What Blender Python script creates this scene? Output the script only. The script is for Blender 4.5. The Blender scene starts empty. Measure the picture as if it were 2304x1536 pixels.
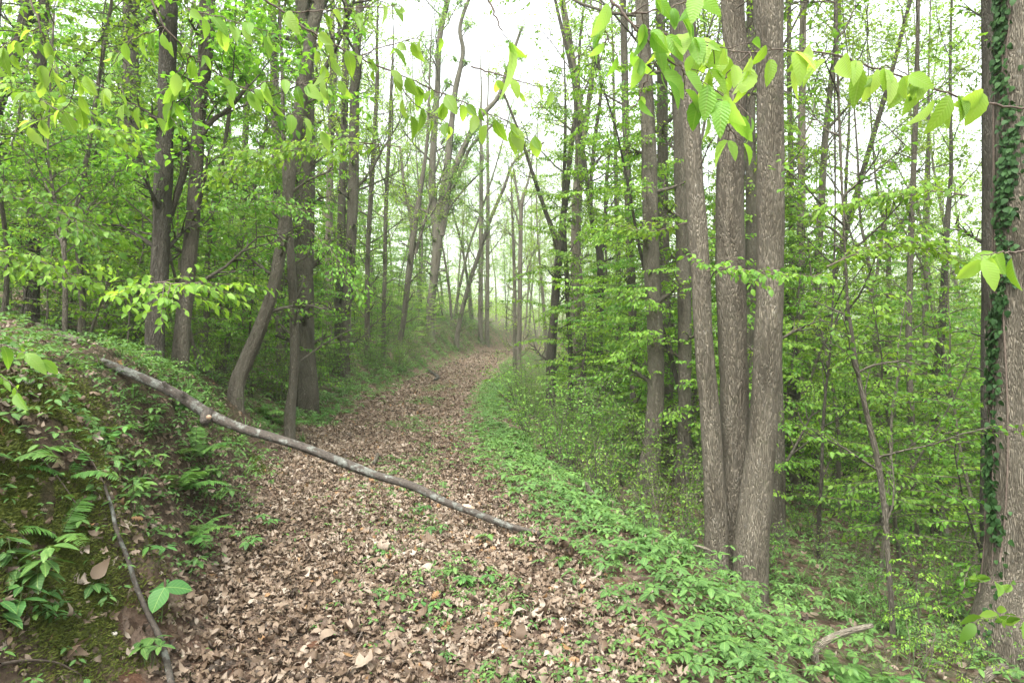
import bpy, math, random
import numpy as np
from mathutils import Vector
R = math.radians
random.seed(7); rng = np.random.default_rng(7)
sc = bpy.context.scene; COL = sc.collection
# ------------------------------------------------------------------ camera
CAMZ = 1.6; F = 1536.0
cd = bpy.data.cameras.new("camera"); cam = bpy.data.objects.new("camera", cd); COL.objects.link(cam)
cam.location = (0, 0, CAMZ); cam.rotation_euler = (R(90), 0, 0)
cd.sensor_width = 36; cd.lens = 24; cd.clip_start = 0.05; cd.clip_end = 2000
sc.camera = cam
# ------------------------------------------------------------------ sky and sun (bright overcast)
SUN_EL, SUN_AZ = 58, 200
w = bpy.data.worlds.new("World"); sc.world = w; w.use_nodes = True
nt = w.node_tree; bg = nt.nodes["Background"]
sky = nt.nodes.new("ShaderNodeTexSky"); sky.sky_type = 'NISHITA'; sky.sun_disc = False
sky.sun_elevation = R(SUN_EL); sky.sun_rotation = R(SUN_AZ); sky.air_density = 1.6; sky.dust_density = 5
hs = nt.nodes.new("ShaderNodeHueSaturation"); hs.inputs['Saturation'].default_value = 0.22
nt.links.new(sky.outputs[0], hs.inputs['Color']); nt.links.new(hs.outputs[0], bg.inputs[0])
bg.inputs[1].default_value = 0.15
sd = bpy.data.lights.new("sun", 'SUN'); sun = bpy.data.objects.new("sun", sd); COL.objects.link(sun)
sd.energy = 1.5; sd.angle = R(40); sd.color = (1, .97, .92)
az = R(SUN_AZ)
sdir = Vector((math.sin(az) * math.cos(R(SUN_EL)), math.cos(az) * math.cos(R(SUN_EL)), math.sin(R(SUN_EL))))
sun.rotation_euler = sdir.to_track_quat('Z', 'Y').to_euler()
sc.view_settings.view_transform = 'Standard'; sc.view_settings.look = 'None'
sc.view_settings.exposure = 2.25; sc.view_settings.gamma = 1
cy = sc.cycles
cy.max_bounces = 10; cy.diffuse_bounces = 8; cy.glossy_bounces = 2; cy.transmission_bounces = 6; cy.volume_bounces = 0
cy.transparent_max_bounces = 8; cy.sample_clamp_indirect = 8
cy.use_denoising = True
HAZE = True
# ------------------------------------------------------------------ terrain
_ty = np.array([-60, -20, 0, 3.2, 5.7, 8, 10.5, 14, 18.6, 24, 30, 36, 42, 50, 58, 70, 100, 400.])
_tx = np.array([1.0, 0.3, -.12, -.42, -.82, -1.4, -1.95, -2.25, -2.4, -2.5, -2.5, -2.3, -1.8, -0.9, .6, 4.5, 17, 120.])
_tz = np.array([-.5, -.1, 0, 0, 0, 0, 0, 0, 0.0, .02, .1, .24, .5, .88, .7, -.4, -1.5, -2.])
def px_(y): y = np.asarray(y, float); return sum(np.interp(y + o, _ty, _tx) for o in (-1.5, -.75, 0, .75, 1.5)) / 5
def pz_(y): y = np.asarray(y, float); return sum(np.interp(y + o, _ty, _tz) for o in (-3, -1.5, 0, 1.5, 3)) / 5
def ss(t): t = np.clip(t, 0, 1); return t * t * (3 - 2 * t)
_ph = rng.uniform(0, 6.28, (24, 2)); _dr = rng.uniform(0, 6.28, 24)
def wav(x, y, f, n0, n=6):
    r = 0
    for i in range(n0, n0 + n):
        ff = f * (1 + .37 * (i - n0)); a = _dr[i]
        r = r + np.sin(ff * (x * math.cos(a) + y * math.sin(a)) + _ph[i, 0]) / (1 + .4 * (i - n0))
    return r / 3
def terrain(x, y):
    x = np.asarray(x, float); y = np.asarray(y, float)
    s = x - px_(y); z = pz_(y).copy() if np.ndim(x) else float(pz_(y))
    edge = .12 * np.sin(y * 2.1) + .08 * np.sin(y * 5.3 + 1)
    tl = -s - np.interp(y, [3, 6], [1.12, 1.38]) + edge * .8
    hb = np.interp(y, [0, 3, 6, 8.5, 11, 14, 20, 30, 42, 56, 80], [1.45, 1.42, 1.30, 1.15, .75, .4, .5, .9, 1.5, 2.1, 2.4])
    steep = ss(tl / np.interp(y, [0, 9, 15], [.95, 1.3, 2.2]))
    cl = np.clip(tl - .9, 0, None)
    lft = hb * steep + .27 * np.clip(cl, 0, 8) + .20 * np.clip(cl - 8, 0, 90)
    lft = lft + steep * (.10 * wav(x, y, 3.0, 0) + .05 * wav(x, y, 8.0, 6) + .022 * wav(x, y, 17.0, 12))
    tr = s - np.interp(y, [3, 7, 12], [1.62, 1.78, 1.95]) + edge
    c = np.clip(tr, 0, None)
    rgt = np.interp(c, [0, .35, 1.35, 2.2, 4.5, 18, 30, 150], [0, -.14, -.88, -1.05, -1.42, -5.2, -6, 13])
    rgt = rgt + ss(c / 2) * .09 * wav(x, y, 2.2, 12)
    z = z + np.where(s < 0, lft, rgt)
    z = z + .018 * wav(x, y, 5.0, 6) + .03 * np.clip(1 - np.abs(s) / 1.2, 0, 1)
    big = ss((np.abs(s) - 6) / 10)
    return z + big * .35 * wav(x, y, .35, 12)
def P(u, v, d): return np.array([(u - 1152) / F * d, d, CAMZ - (v - 768) / F * d])
def G(u, v, dmax=90):
    d = 1.2; prev = d
    while d < dmax:
        p = P(u, v, d)
        if p[2] < terrain(p[0], p[1]):
            lo, hi = prev, d
            for _ in range(14):
                m = (lo + hi) / 2; q = P(u, v, m)
                if q[2] < terrain(q[0], q[1]): hi = m
                else: lo = m
            return P(u, v, hi)
        prev = d; d *= 1.012
    return P(u, v, dmax)
def grid(n_in, half, step, ext):
    a = [0.]; st = step
    while a[-1] < ext:
        if a[-1] > half: st *= 1.09
        a.append(a[-1] + st)
    return np.array(a)
# ------------------------------------------------------------------ mesh helpers
def mkmesh(name, V, faces, mat, smooth=True, uv=None, attrs=None, mats=None, fmat=None):
    """faces: list of int arrays (n,k)"""
    me = bpy.data.meshes.new(name)
    V = np.ascontiguousarray(V, np.float32)
    me.vertices.add(len(V)); me.vertices.foreach_set("co", V.ravel())
    fl = [np.asarray(f, np.int32) for f in faces if len(f)]
    tot = np.concatenate([np.full(len(f), f.shape[1], np.int32) for f in fl])
    idx = np.concatenate([f.ravel() for f in fl])
    me.loops.add(len(idx)); me.polygons.add(len(tot))
    me.loops.foreach_set("vertex_index", idx)
    st = np.zeros(len(tot), np.int32); st[1:] = np.cumsum(tot)[:-1]
    me.polygons.foreach_set("loop_start", st); me.polygons.foreach_set("loop_total", tot)
    me.polygons.foreach_set("use_smooth", np.full(len(tot), smooth))
    for m in (mats or [mat]): me.materials.append(m)
    if fmat is not None: me.polygons.foreach_set("material_index", np.asarray(fmat, np.int32))
    if uv is not None:
        l = me.uv_layers.new(name="UVMap"); l.data.foreach_set("uv", np.ascontiguousarray(uv[idx], np.float32).ravel())
    for k, a in (attrs or {}).items():
        if a.ndim == 1:
            at = me.attributes.new(k, 'FLOAT', 'POINT'); at.data.foreach_set("value", np.ascontiguousarray(a, np.float32))
        else:
            at = me.attributes.new(k, 'FLOAT_VECTOR', 'POINT'); at.data.foreach_set("vector", np.ascontiguousarray(a, np.float32).ravel())
    me.update(calc_edges=True)
    return me
def ob(name, me, parent=None, loc=None, color=None):
    o = bpy.data.objects.new(name, me); COL.objects.link(o)
    if parent is not None: o.parent = parent
    if loc is not None: o.location = loc
    if color is not None: o.color = color
    return o
def thing(name, label, cat, loc=(0, 0, 0), group=None, me=None):
    o = bpy.data.objects.new(name, me); COL.objects.link(o); o.location = loc
    o['label'] = label; o['category'] = cat
    if group: o['group'] = group
    return o
def unit(a): return a / np.maximum(np.linalg.norm(a, axis=-1, keepdims=True), 1e-9)
def smooth_line(pts, per=6):
    """Catmull-Rom through rows (k dims)"""
    p = np.asarray(pts, float)
    if len(p) < 3: 
        t = np.linspace(0, 1, per + 1)[:, None]; return p[0] * (1 - t) + p[1] * t
    q = np.vstack([2 * p[0] - p[1], p, 2 * p[-1] - p[-2]]); out = []
    for i in range(1, len(q) - 2):
        t = np.linspace(0, 1, per, endpoint=False)[:, None]
        a, b, c, d = q[i - 1], q[i], q[i + 1], q[i + 2]
        out.append(.5 * ((2 * b) + (-a + c) * t + (2 * a - 5 * b + 4 * c - d) * t ** 2 + (-a + 3 * b - 3 * c + d) * t ** 3))
    return np.vstack(out + [p[-1:]])
class Tubes:
    def __init__(s): s.V = []; s.Q = []; s.A = []; s.n = 0
    def add(s, pts, rad, k=6, rough=0, flare=0, flh=.5, cap=True, seed=0):
        pts = np.asarray(pts, float); n = len(pts); rad = np.broadcast_to(np.asarray(rad, float), (n,)).copy()
        T = np.gradient(pts, axis=0); T = unit(T)
        ref = np.array([0, 1., 0]) if abs(T[0][1]) < .8 else np.array([1., 0, 0])
        U = unit(np.cross(np.broadcast_to(ref, T.shape), T)); W = np.cross(T, U)
        a = np.linspace(0, 2 * np.pi, k, endpoint=False)
        L = np.concatenate([[0], np.cumsum(np.linalg.norm(np.diff(pts, axis=0), axis=1))])
        rr = rad[:, None] * np.ones((n, k))
        if rough:
            LL = L[:, None]; A = a[None, :]
            rr = rr * (1 + rough * (np.sin(3 * A + LL * 1.3 + seed) * .4 + np.sin(5 * A - LL * 2.1 + seed * 2) * .3 + np.sin(2 * A + LL * 4.1 + seed) * .3
                 + .5 * np.sin(9 * A + LL * 7 + 3 * np.sin(LL * 2.3 + seed)) * .5 + .35 * np.sin(LL * 9 + 2 * np.sin(A + seed))))
        if flare:
            rr = rr * (1 + flare * np.exp(-L[:, None] / flh) * (1 + .45 * np.sin(4 * a[None] + seed) + .3 * np.sin(7 * a[None] + 2 * seed)))
        V = pts[:, None, :] + rr[..., None] * (np.cos(a)[None, :, None] * U[:, None, :] + np.sin(a)[None, :, None] * W[:, None, :])
        A = np.stack([rr * np.cos(a), rr * np.sin(a), np.broadcast_to(L[:, None], rr.shape)], -1)
        i = np.arange(n - 1)[:, None] * k; j = np.arange(k)[None, :]; j2 = (j + 1) % k
        Q = np.stack([i + j, i + j2, i + k + j2, i + k + j], -1).reshape(-1, 4) + s.n
        s.V.append(V.reshape(-1, 3)); s.A.append(A.reshape(-1, 3) + seed * .77); s.Q.append(Q); s.n += n * k
        if cap and k >= 5:
            c = len(s.V); 
            for e, base in ((0, 0), (n - 1, (n - 1) * k)):
                s.V.append(pts[e:e + 1]); s.A.append(np.array([[0, 0, L[e]]]) + seed * .77)
                ci = s.n; off = s.n - (n * k) - (0 if e == 0 else 1) + base
                jj = np.arange(k); f = np.stack([off + jj, off + (jj + 1) % k, np.full(k, ci), np.full(k, ci)], -1)
                s.n += 1; s.caps = getattr(s, 'caps', []) + [f[:, :3]]
    def mesh(s, name, mat, org=(0, 0, 0), mats=None):
        fs = [np.concatenate(s.Q)]
        if getattr(s, 'caps', None): fs.append(np.concatenate(s.caps))
        return mkmesh(name, np.concatenate(s.V) - np.asarray(org), fs, mat, attrs={'bark': np.concatenate(s.A)})
# leaf templates : long axis +x, width y, normal z, unit length
def leaf_t(n=3, wid=.28, fold=.25, droop=.25, serr=0., peak=.45, cup=0.):
    V = [(0, 0, 0)]; UV = [(0.5, 0)]
    F3 = []; F4 = []
    ts = [(i + 1) / (n + 1) for i in range(n)]
    for t in ts:
        q = t ** (math.log(.5) / math.log(peak)); wv = wid * math.sin(math.pi * q) ** .8
        if serr: wv *= 1 + serr * (1 if len(V) % 2 else -1)
        z = -droop * t * t
        V += [(t, 0, z), (t, wv, z + fold * wv - cup * wv), (t, -wv, z + fold * wv - cup * wv)]
        UV += [(.5, t), (.5 + wv, t), (.5 - wv, t)]
    V.append((1, 0, -droop)); UV.append((.5, 1))
    e = len(V) - 1
    F3 += [(0, 1, 2), (0, 3, 1)]
    for i in range(n - 1):
        a = 1 + 3 * i; b = a + 3
        F4 += [(a, b, b + 1, a + 1), (a, a + 2, b + 2, b)]
    a = 1 + 3 * (n - 1)
    F3 += [(a, e, a + 1), (a, a + 2, e)]
    return np.array(V, float), np.array(F3), np.array(F4).reshape(-1, 4), np.array(UV, float)
def outline_t(pts, curl=.2, fold=.15, seed=0):
    """lobed leaf from half outline [(x,y)...]; strip from midrib"""
    V = []; UV = []; F4 = []; F3 = []
    r = random.Random(seed); pts = smooth_line(pts, 2)
    for i, (x, y) in enumerate(pts):
        z0 = -curl * (x - .4) ** 2 * 2
        V += [(x, 0, z0), (x, y, z0 + fold * y + r.uniform(-.03, .03) - curl * y * y * 3), (x, -y, z0 + fold * y + r.uniform(-.03, .03) - curl * y * y * 3)]
        UV += [(.5, x), (.5 + y, x), (.5 - y, x)]
        if i:
            b = 3 * i; a = b - 3
            F4 += [(a, b, b + 1, a + 1), (a, a + 2, b + 2, b)]
    return np.array(V, float), np.zeros((0, 3), int), np.array(F4), np.array(UV, float)
class Leaves:
    def __init__(s): s.p = []; s.x = []; s.n = []; s.s = []; s.t = []
    def add(s, pos, ax, nr, size, t=0):
        s.p.append(pos); s.x.append(ax); s.n.append(nr); s.s.append(size); s.t.append(t)
    def ext(s, pos, ax, nr, size, t):
        s.p.extend(pos); s.x.extend(ax); s.n.extend(nr); s.s.extend(size); s.t.extend(t)
    def mesh(s, name, temps, mat, org=(0, 0, 0), rnd=None, uv=True, smooth=True):
        p = np.array(s.p, float).reshape(-1, 3) - np.asarray(org); X = unit(np.array(s.x, float)); N = np.array(s.n, float)
        sz = np.array(s.s, float)
        if sz.ndim == 1: sz = np.stack([sz] * 3, -1)
        t = np.array(s.t, int); Y = unit(np.cross(N, X)); Z = np.cross(X, Y)
        r = rng.random(len(p)) if rnd is None else rnd
        VV = []; F3s = []; F4s = []; UVs = []; RR = []; off = 0
        for k, (tv, t3, t4, tuv) in enumerate(temps):
            m = np.where(t == k)[0]
            if not len(m): continue
            tvv = tv[None] * sz[m][:, None, :]
            V = p[m][:, None] + tvv[..., 0:1] * X[m][:, None] + tvv[..., 1:2] * Y[m][:, None] + tvv[..., 2:3] * Z[m][:, None]
            nv = len(tv); o = off + np.arange(len(m)) * nv
            VV.append(V.reshape(-1, 3)); RR.append(np.repeat(r[m], nv)); UVs.append(np.tile(tuv, (len(m), 1)))
            if len(t3): F3s.append((t3[None] + o[:, None, None]).reshape(-1, 3))
            if len(t4): F4s.append((t4[None] + o[:, None, None]).reshape(-1, 4))
            off += nv * len(m)
        fs = []
        if F3s: fs.append(np.concatenate(F3s))
        if F4s: fs.append(np.concatenate(F4s))
        return mkmesh(name, np.concatenate(VV), fs, mat, smooth=smooth, uv=np.concatenate(UVs) if uv else None, attrs={'rnd': np.concatenate(RR)})
T_LOW = [leaf_t(1, .27, .35, .25), leaf_t(1, .24, .1, .5)]
T_MID = [leaf_t(3, .26, .3, .25), leaf_t(3, .30, .15, .45), leaf_t(3, .24, .5, .15)]
T_HI = [leaf_t(9, .27, .35, .30, .05), leaf_t(9, .29, .2, .5, .05), leaf_t(9, .22, .8, .25, .05), leaf_t(9, .25, .55, .12, .05), leaf_t(9, .28, .1, .75, .05)]
OAK = [(0, .02), (.12, .1), (.2, .24), (.28, .09), (.4, .3), (.5, .11), (.62, .34), (.74, .12), (.85, .2), (1, .02)]
TUL = [(0, .02), (.1, .28), (.25, .42), (.42, .2), (.6, .3), (.78, .36), (.8, .05)]
ELL = [(0, .02), (.2, .2), (.45, .28), (.7, .2), (.88, .09), (1, .01)]
T_DEAD = [outline_t(OAK, .35, .3, 1), outline_t(TUL, .5, -.3, 2), outline_t(ELL, .5, .5, 3), outline_t(ELL, -.7, -.2, 4), outline_t(TUL, -.5, .4, 5), outline_t(OAK, .7, -.3, 6), outline_t(ELL, 1.0, .9, 7)]
# ------------------------------------------------------------------ materials
def mat(name):
    m = bpy.data.materials.new(name); m.use_nodes = True; t = m.node_tree
    return m, t, t.nodes["Principled BSDF"], t.nodes["Material Output"]
def N(t, typ, **kw):
    n = t.nodes.new(typ)
    for k, v in kw.items():
        if k in n.inputs: n.inputs[k].default_value = v
        else: setattr(n, k, v)
    return n
def ramp(t, fac, stops):
    r = t.nodes.new("ShaderNodeValToRGB"); e = r.color_ramp.elements
    while len(e) < len(stops): e.new(.5)
    for el, (p, c) in zip(e, stops): el.position = p; el.color = (*c, 1)
    t.links.new(fac, r.inputs[0]); return r.outputs[0]
def mix(t, fac, a, b, typ='MIX'):
    m = t.nodes.new("ShaderNodeMix"); m.data_type = 'RGBA'; m.blend_type = typ
    for s, v in ((m.inputs[0], fac), (m.inputs[6], a), (m.inputs[7], b)):
        if hasattr(v, 'links'): t.links.new(v, s)
        elif isinstance(v, (int, float)): s.default_value = v
        else: s.default_value = (*v, 1)
    return m.outputs[2]
def leafmat(name, stops, trans=.45, veins=0, rough=.5, tboost=(1.25, 1.15, .6), spec=.3):
    m, t, b, out = mat(name)
    a = N(t, "ShaderNodeAttribute", attribute_name="rnd")
    c = ramp(t, a.outputs['Fac'], stops)
    oi = N(t, "ShaderNodeObjectInfo")
    hsv = N(t, "ShaderNodeHueSaturation")
    mr = N(t, "ShaderNodeMapRange"); mr.inputs[3].default_value = .8; mr.inputs[4].default_value = 1.2
    t.links.new(oi.outputs['Random'], mr.inputs[0]); t.links.new(mr.outputs[0], hsv.inputs['Value'])
    mr2 = N(t, "ShaderNodeMapRange"); mr2.inputs[3].default_value = .485; mr2.inputs[4].default_value = .515
    mul = N(t, "ShaderNodeMath", operation='MULTIPLY'); mul.inputs[1].default_value = 7.31
    fr = N(t, "ShaderNodeMath", operation='FRACT')
    t.links.new(oi.outputs['Random'], mul.inputs[0]); t.links.new(mul.outputs[0], fr.inputs[0]); t.links.new(fr.outputs[0], mr2.inputs[0]); t.links.new(mr2.outputs[0], hsv.inputs['Hue'])
    t.links.new(c, hsv.inputs['Color']); c = hsv.outputs[0]
    if veins:
        uvn = N(t, "ShaderNodeUVMap", uv_map="UVMap"); sx = N(t, "ShaderNodeSeparateXYZ"); t.links.new(uvn.outputs[0], sx.inputs[0])
        s1 = N(t, "ShaderNodeMath", operation='SUBTRACT'); s1.inputs[1].default_value = .5; t.links.new(sx.outputs[0], s1.inputs[0])
        ab = N(t, "ShaderNodeMath", operation='ABSOLUTE'); t.links.new(s1.outputs[0], ab.inputs[0])
        k = N(t, "ShaderNodeMath", operation='MULTIPLY'); k.inputs[1].default_value = .75; t.links.new(ab.outputs[0], k.inputs[0])
        s2 = N(t, "ShaderNodeMath", operation='SUBTRACT'); t.links.new(sx.outputs[1], s2.inputs[0]); t.links.new(k.outputs[0], s2.inputs[1])
        m3 = N(t, "ShaderNodeMath", operation='MULTIPLY'); m3.inputs[1].default_value = veins * 6.283; t.links.new(s2.outputs[0], m3.inputs[0])
        sn = N(t, "ShaderNodeMath", operation='SINE'); t.links.new(m3.outputs[0], sn.inputs[0])
        mid = N(t, "ShaderNodeMapRange"); mid.inputs[1].default_value = 0; mid.inputs[2].default_value = .025; mid.inputs[3].default_value = 1; mid.inputs[4].default_value = 0
        t.links.new(ab.outputs[0], mid.inputs[0])
        bp = N(t, "ShaderNodeBump", Strength=.35, Distance=.001); t.links.new(sn.outputs[0], bp.inputs['Height']); t.links.new(bp.outputs[0], b.inputs['Normal'])
        vr = N(t, "ShaderNodeMapRange"); vr.inputs[1].default_value = .75; vr.inputs[2].default_value = 1; vr.inputs[3].default_value = 0; vr.inputs[4].default_value = .14
        t.links.new(sn.outputs[0], vr.inputs[0])
        mx = N(t, "ShaderNodeMath", operation='MAXIMUM'); t.links.new(vr.outputs[0], mx.inputs[0])
        mm = N(t, "ShaderNodeMath", operation='MULTIPLY'); mm.inputs[1].default_value = .5; t.links.new(mid.outputs[0], mm.inputs[0]); t.links.new(mm.outputs[0], mx.inputs[1])
        c = mix(t, mx.outputs[0], c, (.30, .42, .12))
    t.links.new(c, b.inputs['Base Color']); b.inputs['Roughness'].default_value = rough; b.inputs['Specular IOR Level'].default_value = spec
    tr = N(t, "ShaderNodeBsdfTranslucent"); t.links.new(mix(t, 1.0, c, tboost, 'MULTIPLY'), tr.inputs[0])
    ms = N(t, "ShaderNodeMixShader"); ms.inputs[0].default_value = trans
    t.links.new(b.outputs[0], ms.inputs[1]); t.links.new(tr.outputs[0], ms.inputs[2]); t.links.new(ms.outputs[0], out.inputs[0])
    return m
M = {}
M['canopy'] = leafmat('canopy_leaf', [(0, (.11, .22, .03)), (.5, (.17, .31, .045)), (1, (.25, .39, .07))], .62)
M['under'] = leafmat('understory_leaf', [(0, (.08, .19, .025)), (.5, (.135, .28, .037)), (1, (.21, .37, .06))], .58)
M['near'] = leafmat('overhanging_leaf', [(0, (.13, .26, .03)), (.3, (.20, .36, .05)), (.7, (.26, .43, .075)), (1, (.32, .48, .12))], .66, veins=11, rough=.42, spec=.4)
M['shrub'] = leafmat('shrub_leaf', [(0, (.07, .165, .025)), (.5, (.115, .24, .038)), (1, (.18, .32, .055))], .5)
M['herb'] = leafmat('herb_leaf', [(0, (.04, .105, .026)), (.5, (.066, .165, .042)), (1, (.115, .24, .055))], .38, veins=7, rough=.5)
M['fern'] = leafmat('fern_leaf', [(0, (.05, .12, .025)), (1, (.10, .22, .045))], .35)
M['deadfern'] = leafmat('dead_fern_leaf', [(0, (.10, .06, .03)), (1, (.17, .11, .06))], .2, tboost=(1, .9, .7))
M['ivy'] = leafmat('vine_leaf', [(0, (.012, .045, .012)), (1, (.035, .095, .026))], .15, rough=.6, spec=.15)
M['grass'] = leafmat('grass_blade', [(0, (.05, .11, .025)), (1, (.10, .19, .04))], .35)
M['moss'] = leafmat('moss_tuft', [(0, (.045, .06, .010)), (1, (.13, .14, .025))], .15, rough=.9)
M['dead'] = leafmat('dead_leaf', [(0, (.03, .019, .013)), (.2, (.078, .048, .031)), (.45, (.145, .098, .068)), (.7, (.215, .163, .125)), (.93, (.30, .245, .20)), (1, (.21, .11, .052))], .12, rough=.7, tboost=(1, .85, .7), spec=.35)
def barkmat():
    m, t, b, out = mat('bark')
    a = N(t, "ShaderNodeAttribute", attribute_name="bark")
    mp = N(t, "ShaderNodeMapping"); mp.inputs['Scale'].default_value = (1, 1, .13); t.links.new(a.outputs['Vector'], mp.inputs[0])
    n0 = N(t, "ShaderNodeTexNoise", Scale=9., Detail=3.); t.links.new(mp.outputs[0], n0.inputs[0])
    wob = mix(t, .09, mp.outputs[0], n0.outputs['Color'], 'ADD')
    v = N(t, "ShaderNodeTexVoronoi", Scale=90., feature='DISTANCE_TO_EDGE'); t.links.new(wob, v.inputs['Vector'])
    n1 = N(t, "ShaderNodeTexNoise", Scale=60., Detail=6., Roughness=.65); t.links.new(mp.outputs[0], n1.inputs[0])
    n2 = N(t, "ShaderNodeTexNoise", Scale=6., Detail=5., Roughness=.6); t.links.new(a.outputs['Vector'], n2.inputs[0])
    n3 = N(t, "ShaderNodeTexNoise", Scale=26., Detail=4., Roughness=.7); t.links.new(a.outputs['Vector'], n3.inputs[0])
    cr = N(t, "ShaderNodeMapRange"); cr.inputs[1].default_value = 0; cr.inputs[2].default_value = .30; t.links.new(v.outputs[0], cr.inputs[0])
    h = N(t, "ShaderNodeMath", operation='MULTIPLY_ADD'); h.inputs[1].default_value = .7
    t.links.new(n1.outputs[0], h.inputs[0]); t.links.new(cr.outputs[0], h.inputs[2])
    oi = N(t, "ShaderNodeObjectInfo")
    dark = mix(t, 1., oi.outputs['Color'], (.66, .64, .62), 'MULTIPLY')
    c1 = mix(t, cr.outputs[0], dark, oi.outputs['Color'])
    c2 = mix(t, ramp(t, n1.outputs[0], [(.42, (0, 0, 0)), (.8, (1, 1, 1))]), c1, mix(t, .16, c1, (.26, .24, .21)))
    lich = ramp(t, n3.outputs[0], [(.58, (0, 0, 0)), (.66, (1, 1, 1))])
    blot = ramp(t, n2.outputs[0], [(.42, (.1, .1, .1)), (.62, (.75, .75, .75))])
    lf = mix(t, 1., lich, blot, 'MULTIPLY')
    c3 = mix(t, lf, c2, mix(t, .6, (.30, .30, .28), oi.outputs['Color']))
    mossy = ramp(t, n2.outputs[0], [(.28, (.35, .35, .35)), (.42, (0, 0, 0))])
    c4 = mix(t, mossy, c3, (.07, .075, .04))
    n4 = N(t, "ShaderNodeTexNoise", Scale=2.6, Detail=5., Roughness=.6); mp4 = N(t, "ShaderNodeMapping"); mp4.inputs['Scale'].default_value = (2.2, 2.2, .5); t.links.new(a.outputs['Vector'], mp4.inputs[0]); t.links.new(mp4.outputs[0], n4.inputs[0])
    c4 = mix(t, 1., c4, ramp(t, n4.outputs[0], [(.3, (.55, .53, .50)), (.5, (1, 1, 1)), (.72, (1.15, 1.16, 1.17))]), 'MULTIPLY')
    t.links.new(c4, b.inputs['Base Color']); b.inputs['Roughness'].default_value = .9; b.inputs['Specular IOR Level'].default_value = .2
    bp = N(t, "ShaderNodeBump", Strength=1., Distance=.014); t.links.new(h.outputs[0], bp.inputs['Height']); t.links.new(bp.outputs[0], b.inputs['Normal'])
    return m
M['bark'] = barkmat()
def logmat():
    m, t, b, out = mat('lichen_bark')
    a = N(t, "ShaderNodeAttribute", attribute_name="bark")
    n1 = N(t, "ShaderNodeTexNoise", Scale=12., Detail=6., Roughness=.65); t.links.new(a.outputs['Vector'], n1.inputs[0])
    n2 = N(t, "ShaderNodeTexNoise", Scale=45., Detail=5., Roughness=.7); t.links.new(a.outputs['Vector'], n2.inputs[0])
    n3 = N(t, "ShaderNodeTexVoronoi", Scale=26.); t.links.new(a.outputs['Vector'], n3.inputs[0])
    base = ramp(t, n2.outputs[0], [(.3, (.022, .018, .014)), (.55, (.052, .042, .033)), (.75, (.095, .08, .064))])
    l1 = ramp(t, n1.outputs[0], [(.53, (0, 0, 0)), (.58, (1, 1, 1))])
    l2 = ramp(t, n3.outputs['Distance'], [(.25, (1, 1, 1)), (.42, (0, 0, 0))])
    f = mix(t, 1., l1, mix(t, .6, l2, (1, 1, 1)), 'MULTIPLY')
    c = mix(t, f, base, ramp(t, n2.outputs[0], [(.3, (.08, .085, .072)), (.7, (.19, .20, .175))]))
    t.links.new(c, b.inputs['Base Color']); b.inputs['Roughness'].default_value = .9
    bp = N(t, "ShaderNodeBump", Strength=.8, Distance=.008); t.links.new(n2.outputs[0], bp.inputs['Height']); t.links.new(bp.outputs[0], b.inputs['Normal'])
    return m
M['log'] = logmat()
def plain(name, stops, scale, rough=.9, bump=.5, dist=.01):
    m, t, b, out = mat(name)
    tc = N(t, "ShaderNodeTexCoord"); n1 = N(t, "ShaderNodeTexNoise", Scale=scale, Detail=8., Roughness=.65)
    t.links.new(tc.outputs['Object'], n1.inputs[0]); t.links.new(ramp(t, n1.outputs[0], stops), b.inputs['Base Color'])
    b.inputs['Roughness'].default_value = rough
    bp = N(t, "ShaderNodeBump", Strength=bump, Distance=dist); t.links.new(n1.outputs[0], bp.inputs['Height']); t.links.new(bp.outputs[0], b.inputs['Normal'])
    return m
M['wood'] = plain('bare_wood', [(.3, (.25, .15, .09)), (.7, (.55, .40, .28))], 30)
M['rock'] = plain('pale_stone', [(.3, (.28, .25, .21)), (.7, (.5, .47, .41))], 14)
M['stem'] = plain('green_stem', [(.3, (.05, .08, .025)), (.7, (.10, .14, .04))], 30)
M['twig'] = plain('dark_twig', [(.3, (.045, .032, .024)), (.7, (.12, .09, .07))], 60)
M['mound'] = plain('mossy_wood', [(.3, (.03, .02, .013)), (.45, (.06, .038, .024)), (.52, (.04, .048, .012)), (.8, (.07, .085, .02))], 7, bump=1, dist=.03)
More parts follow.
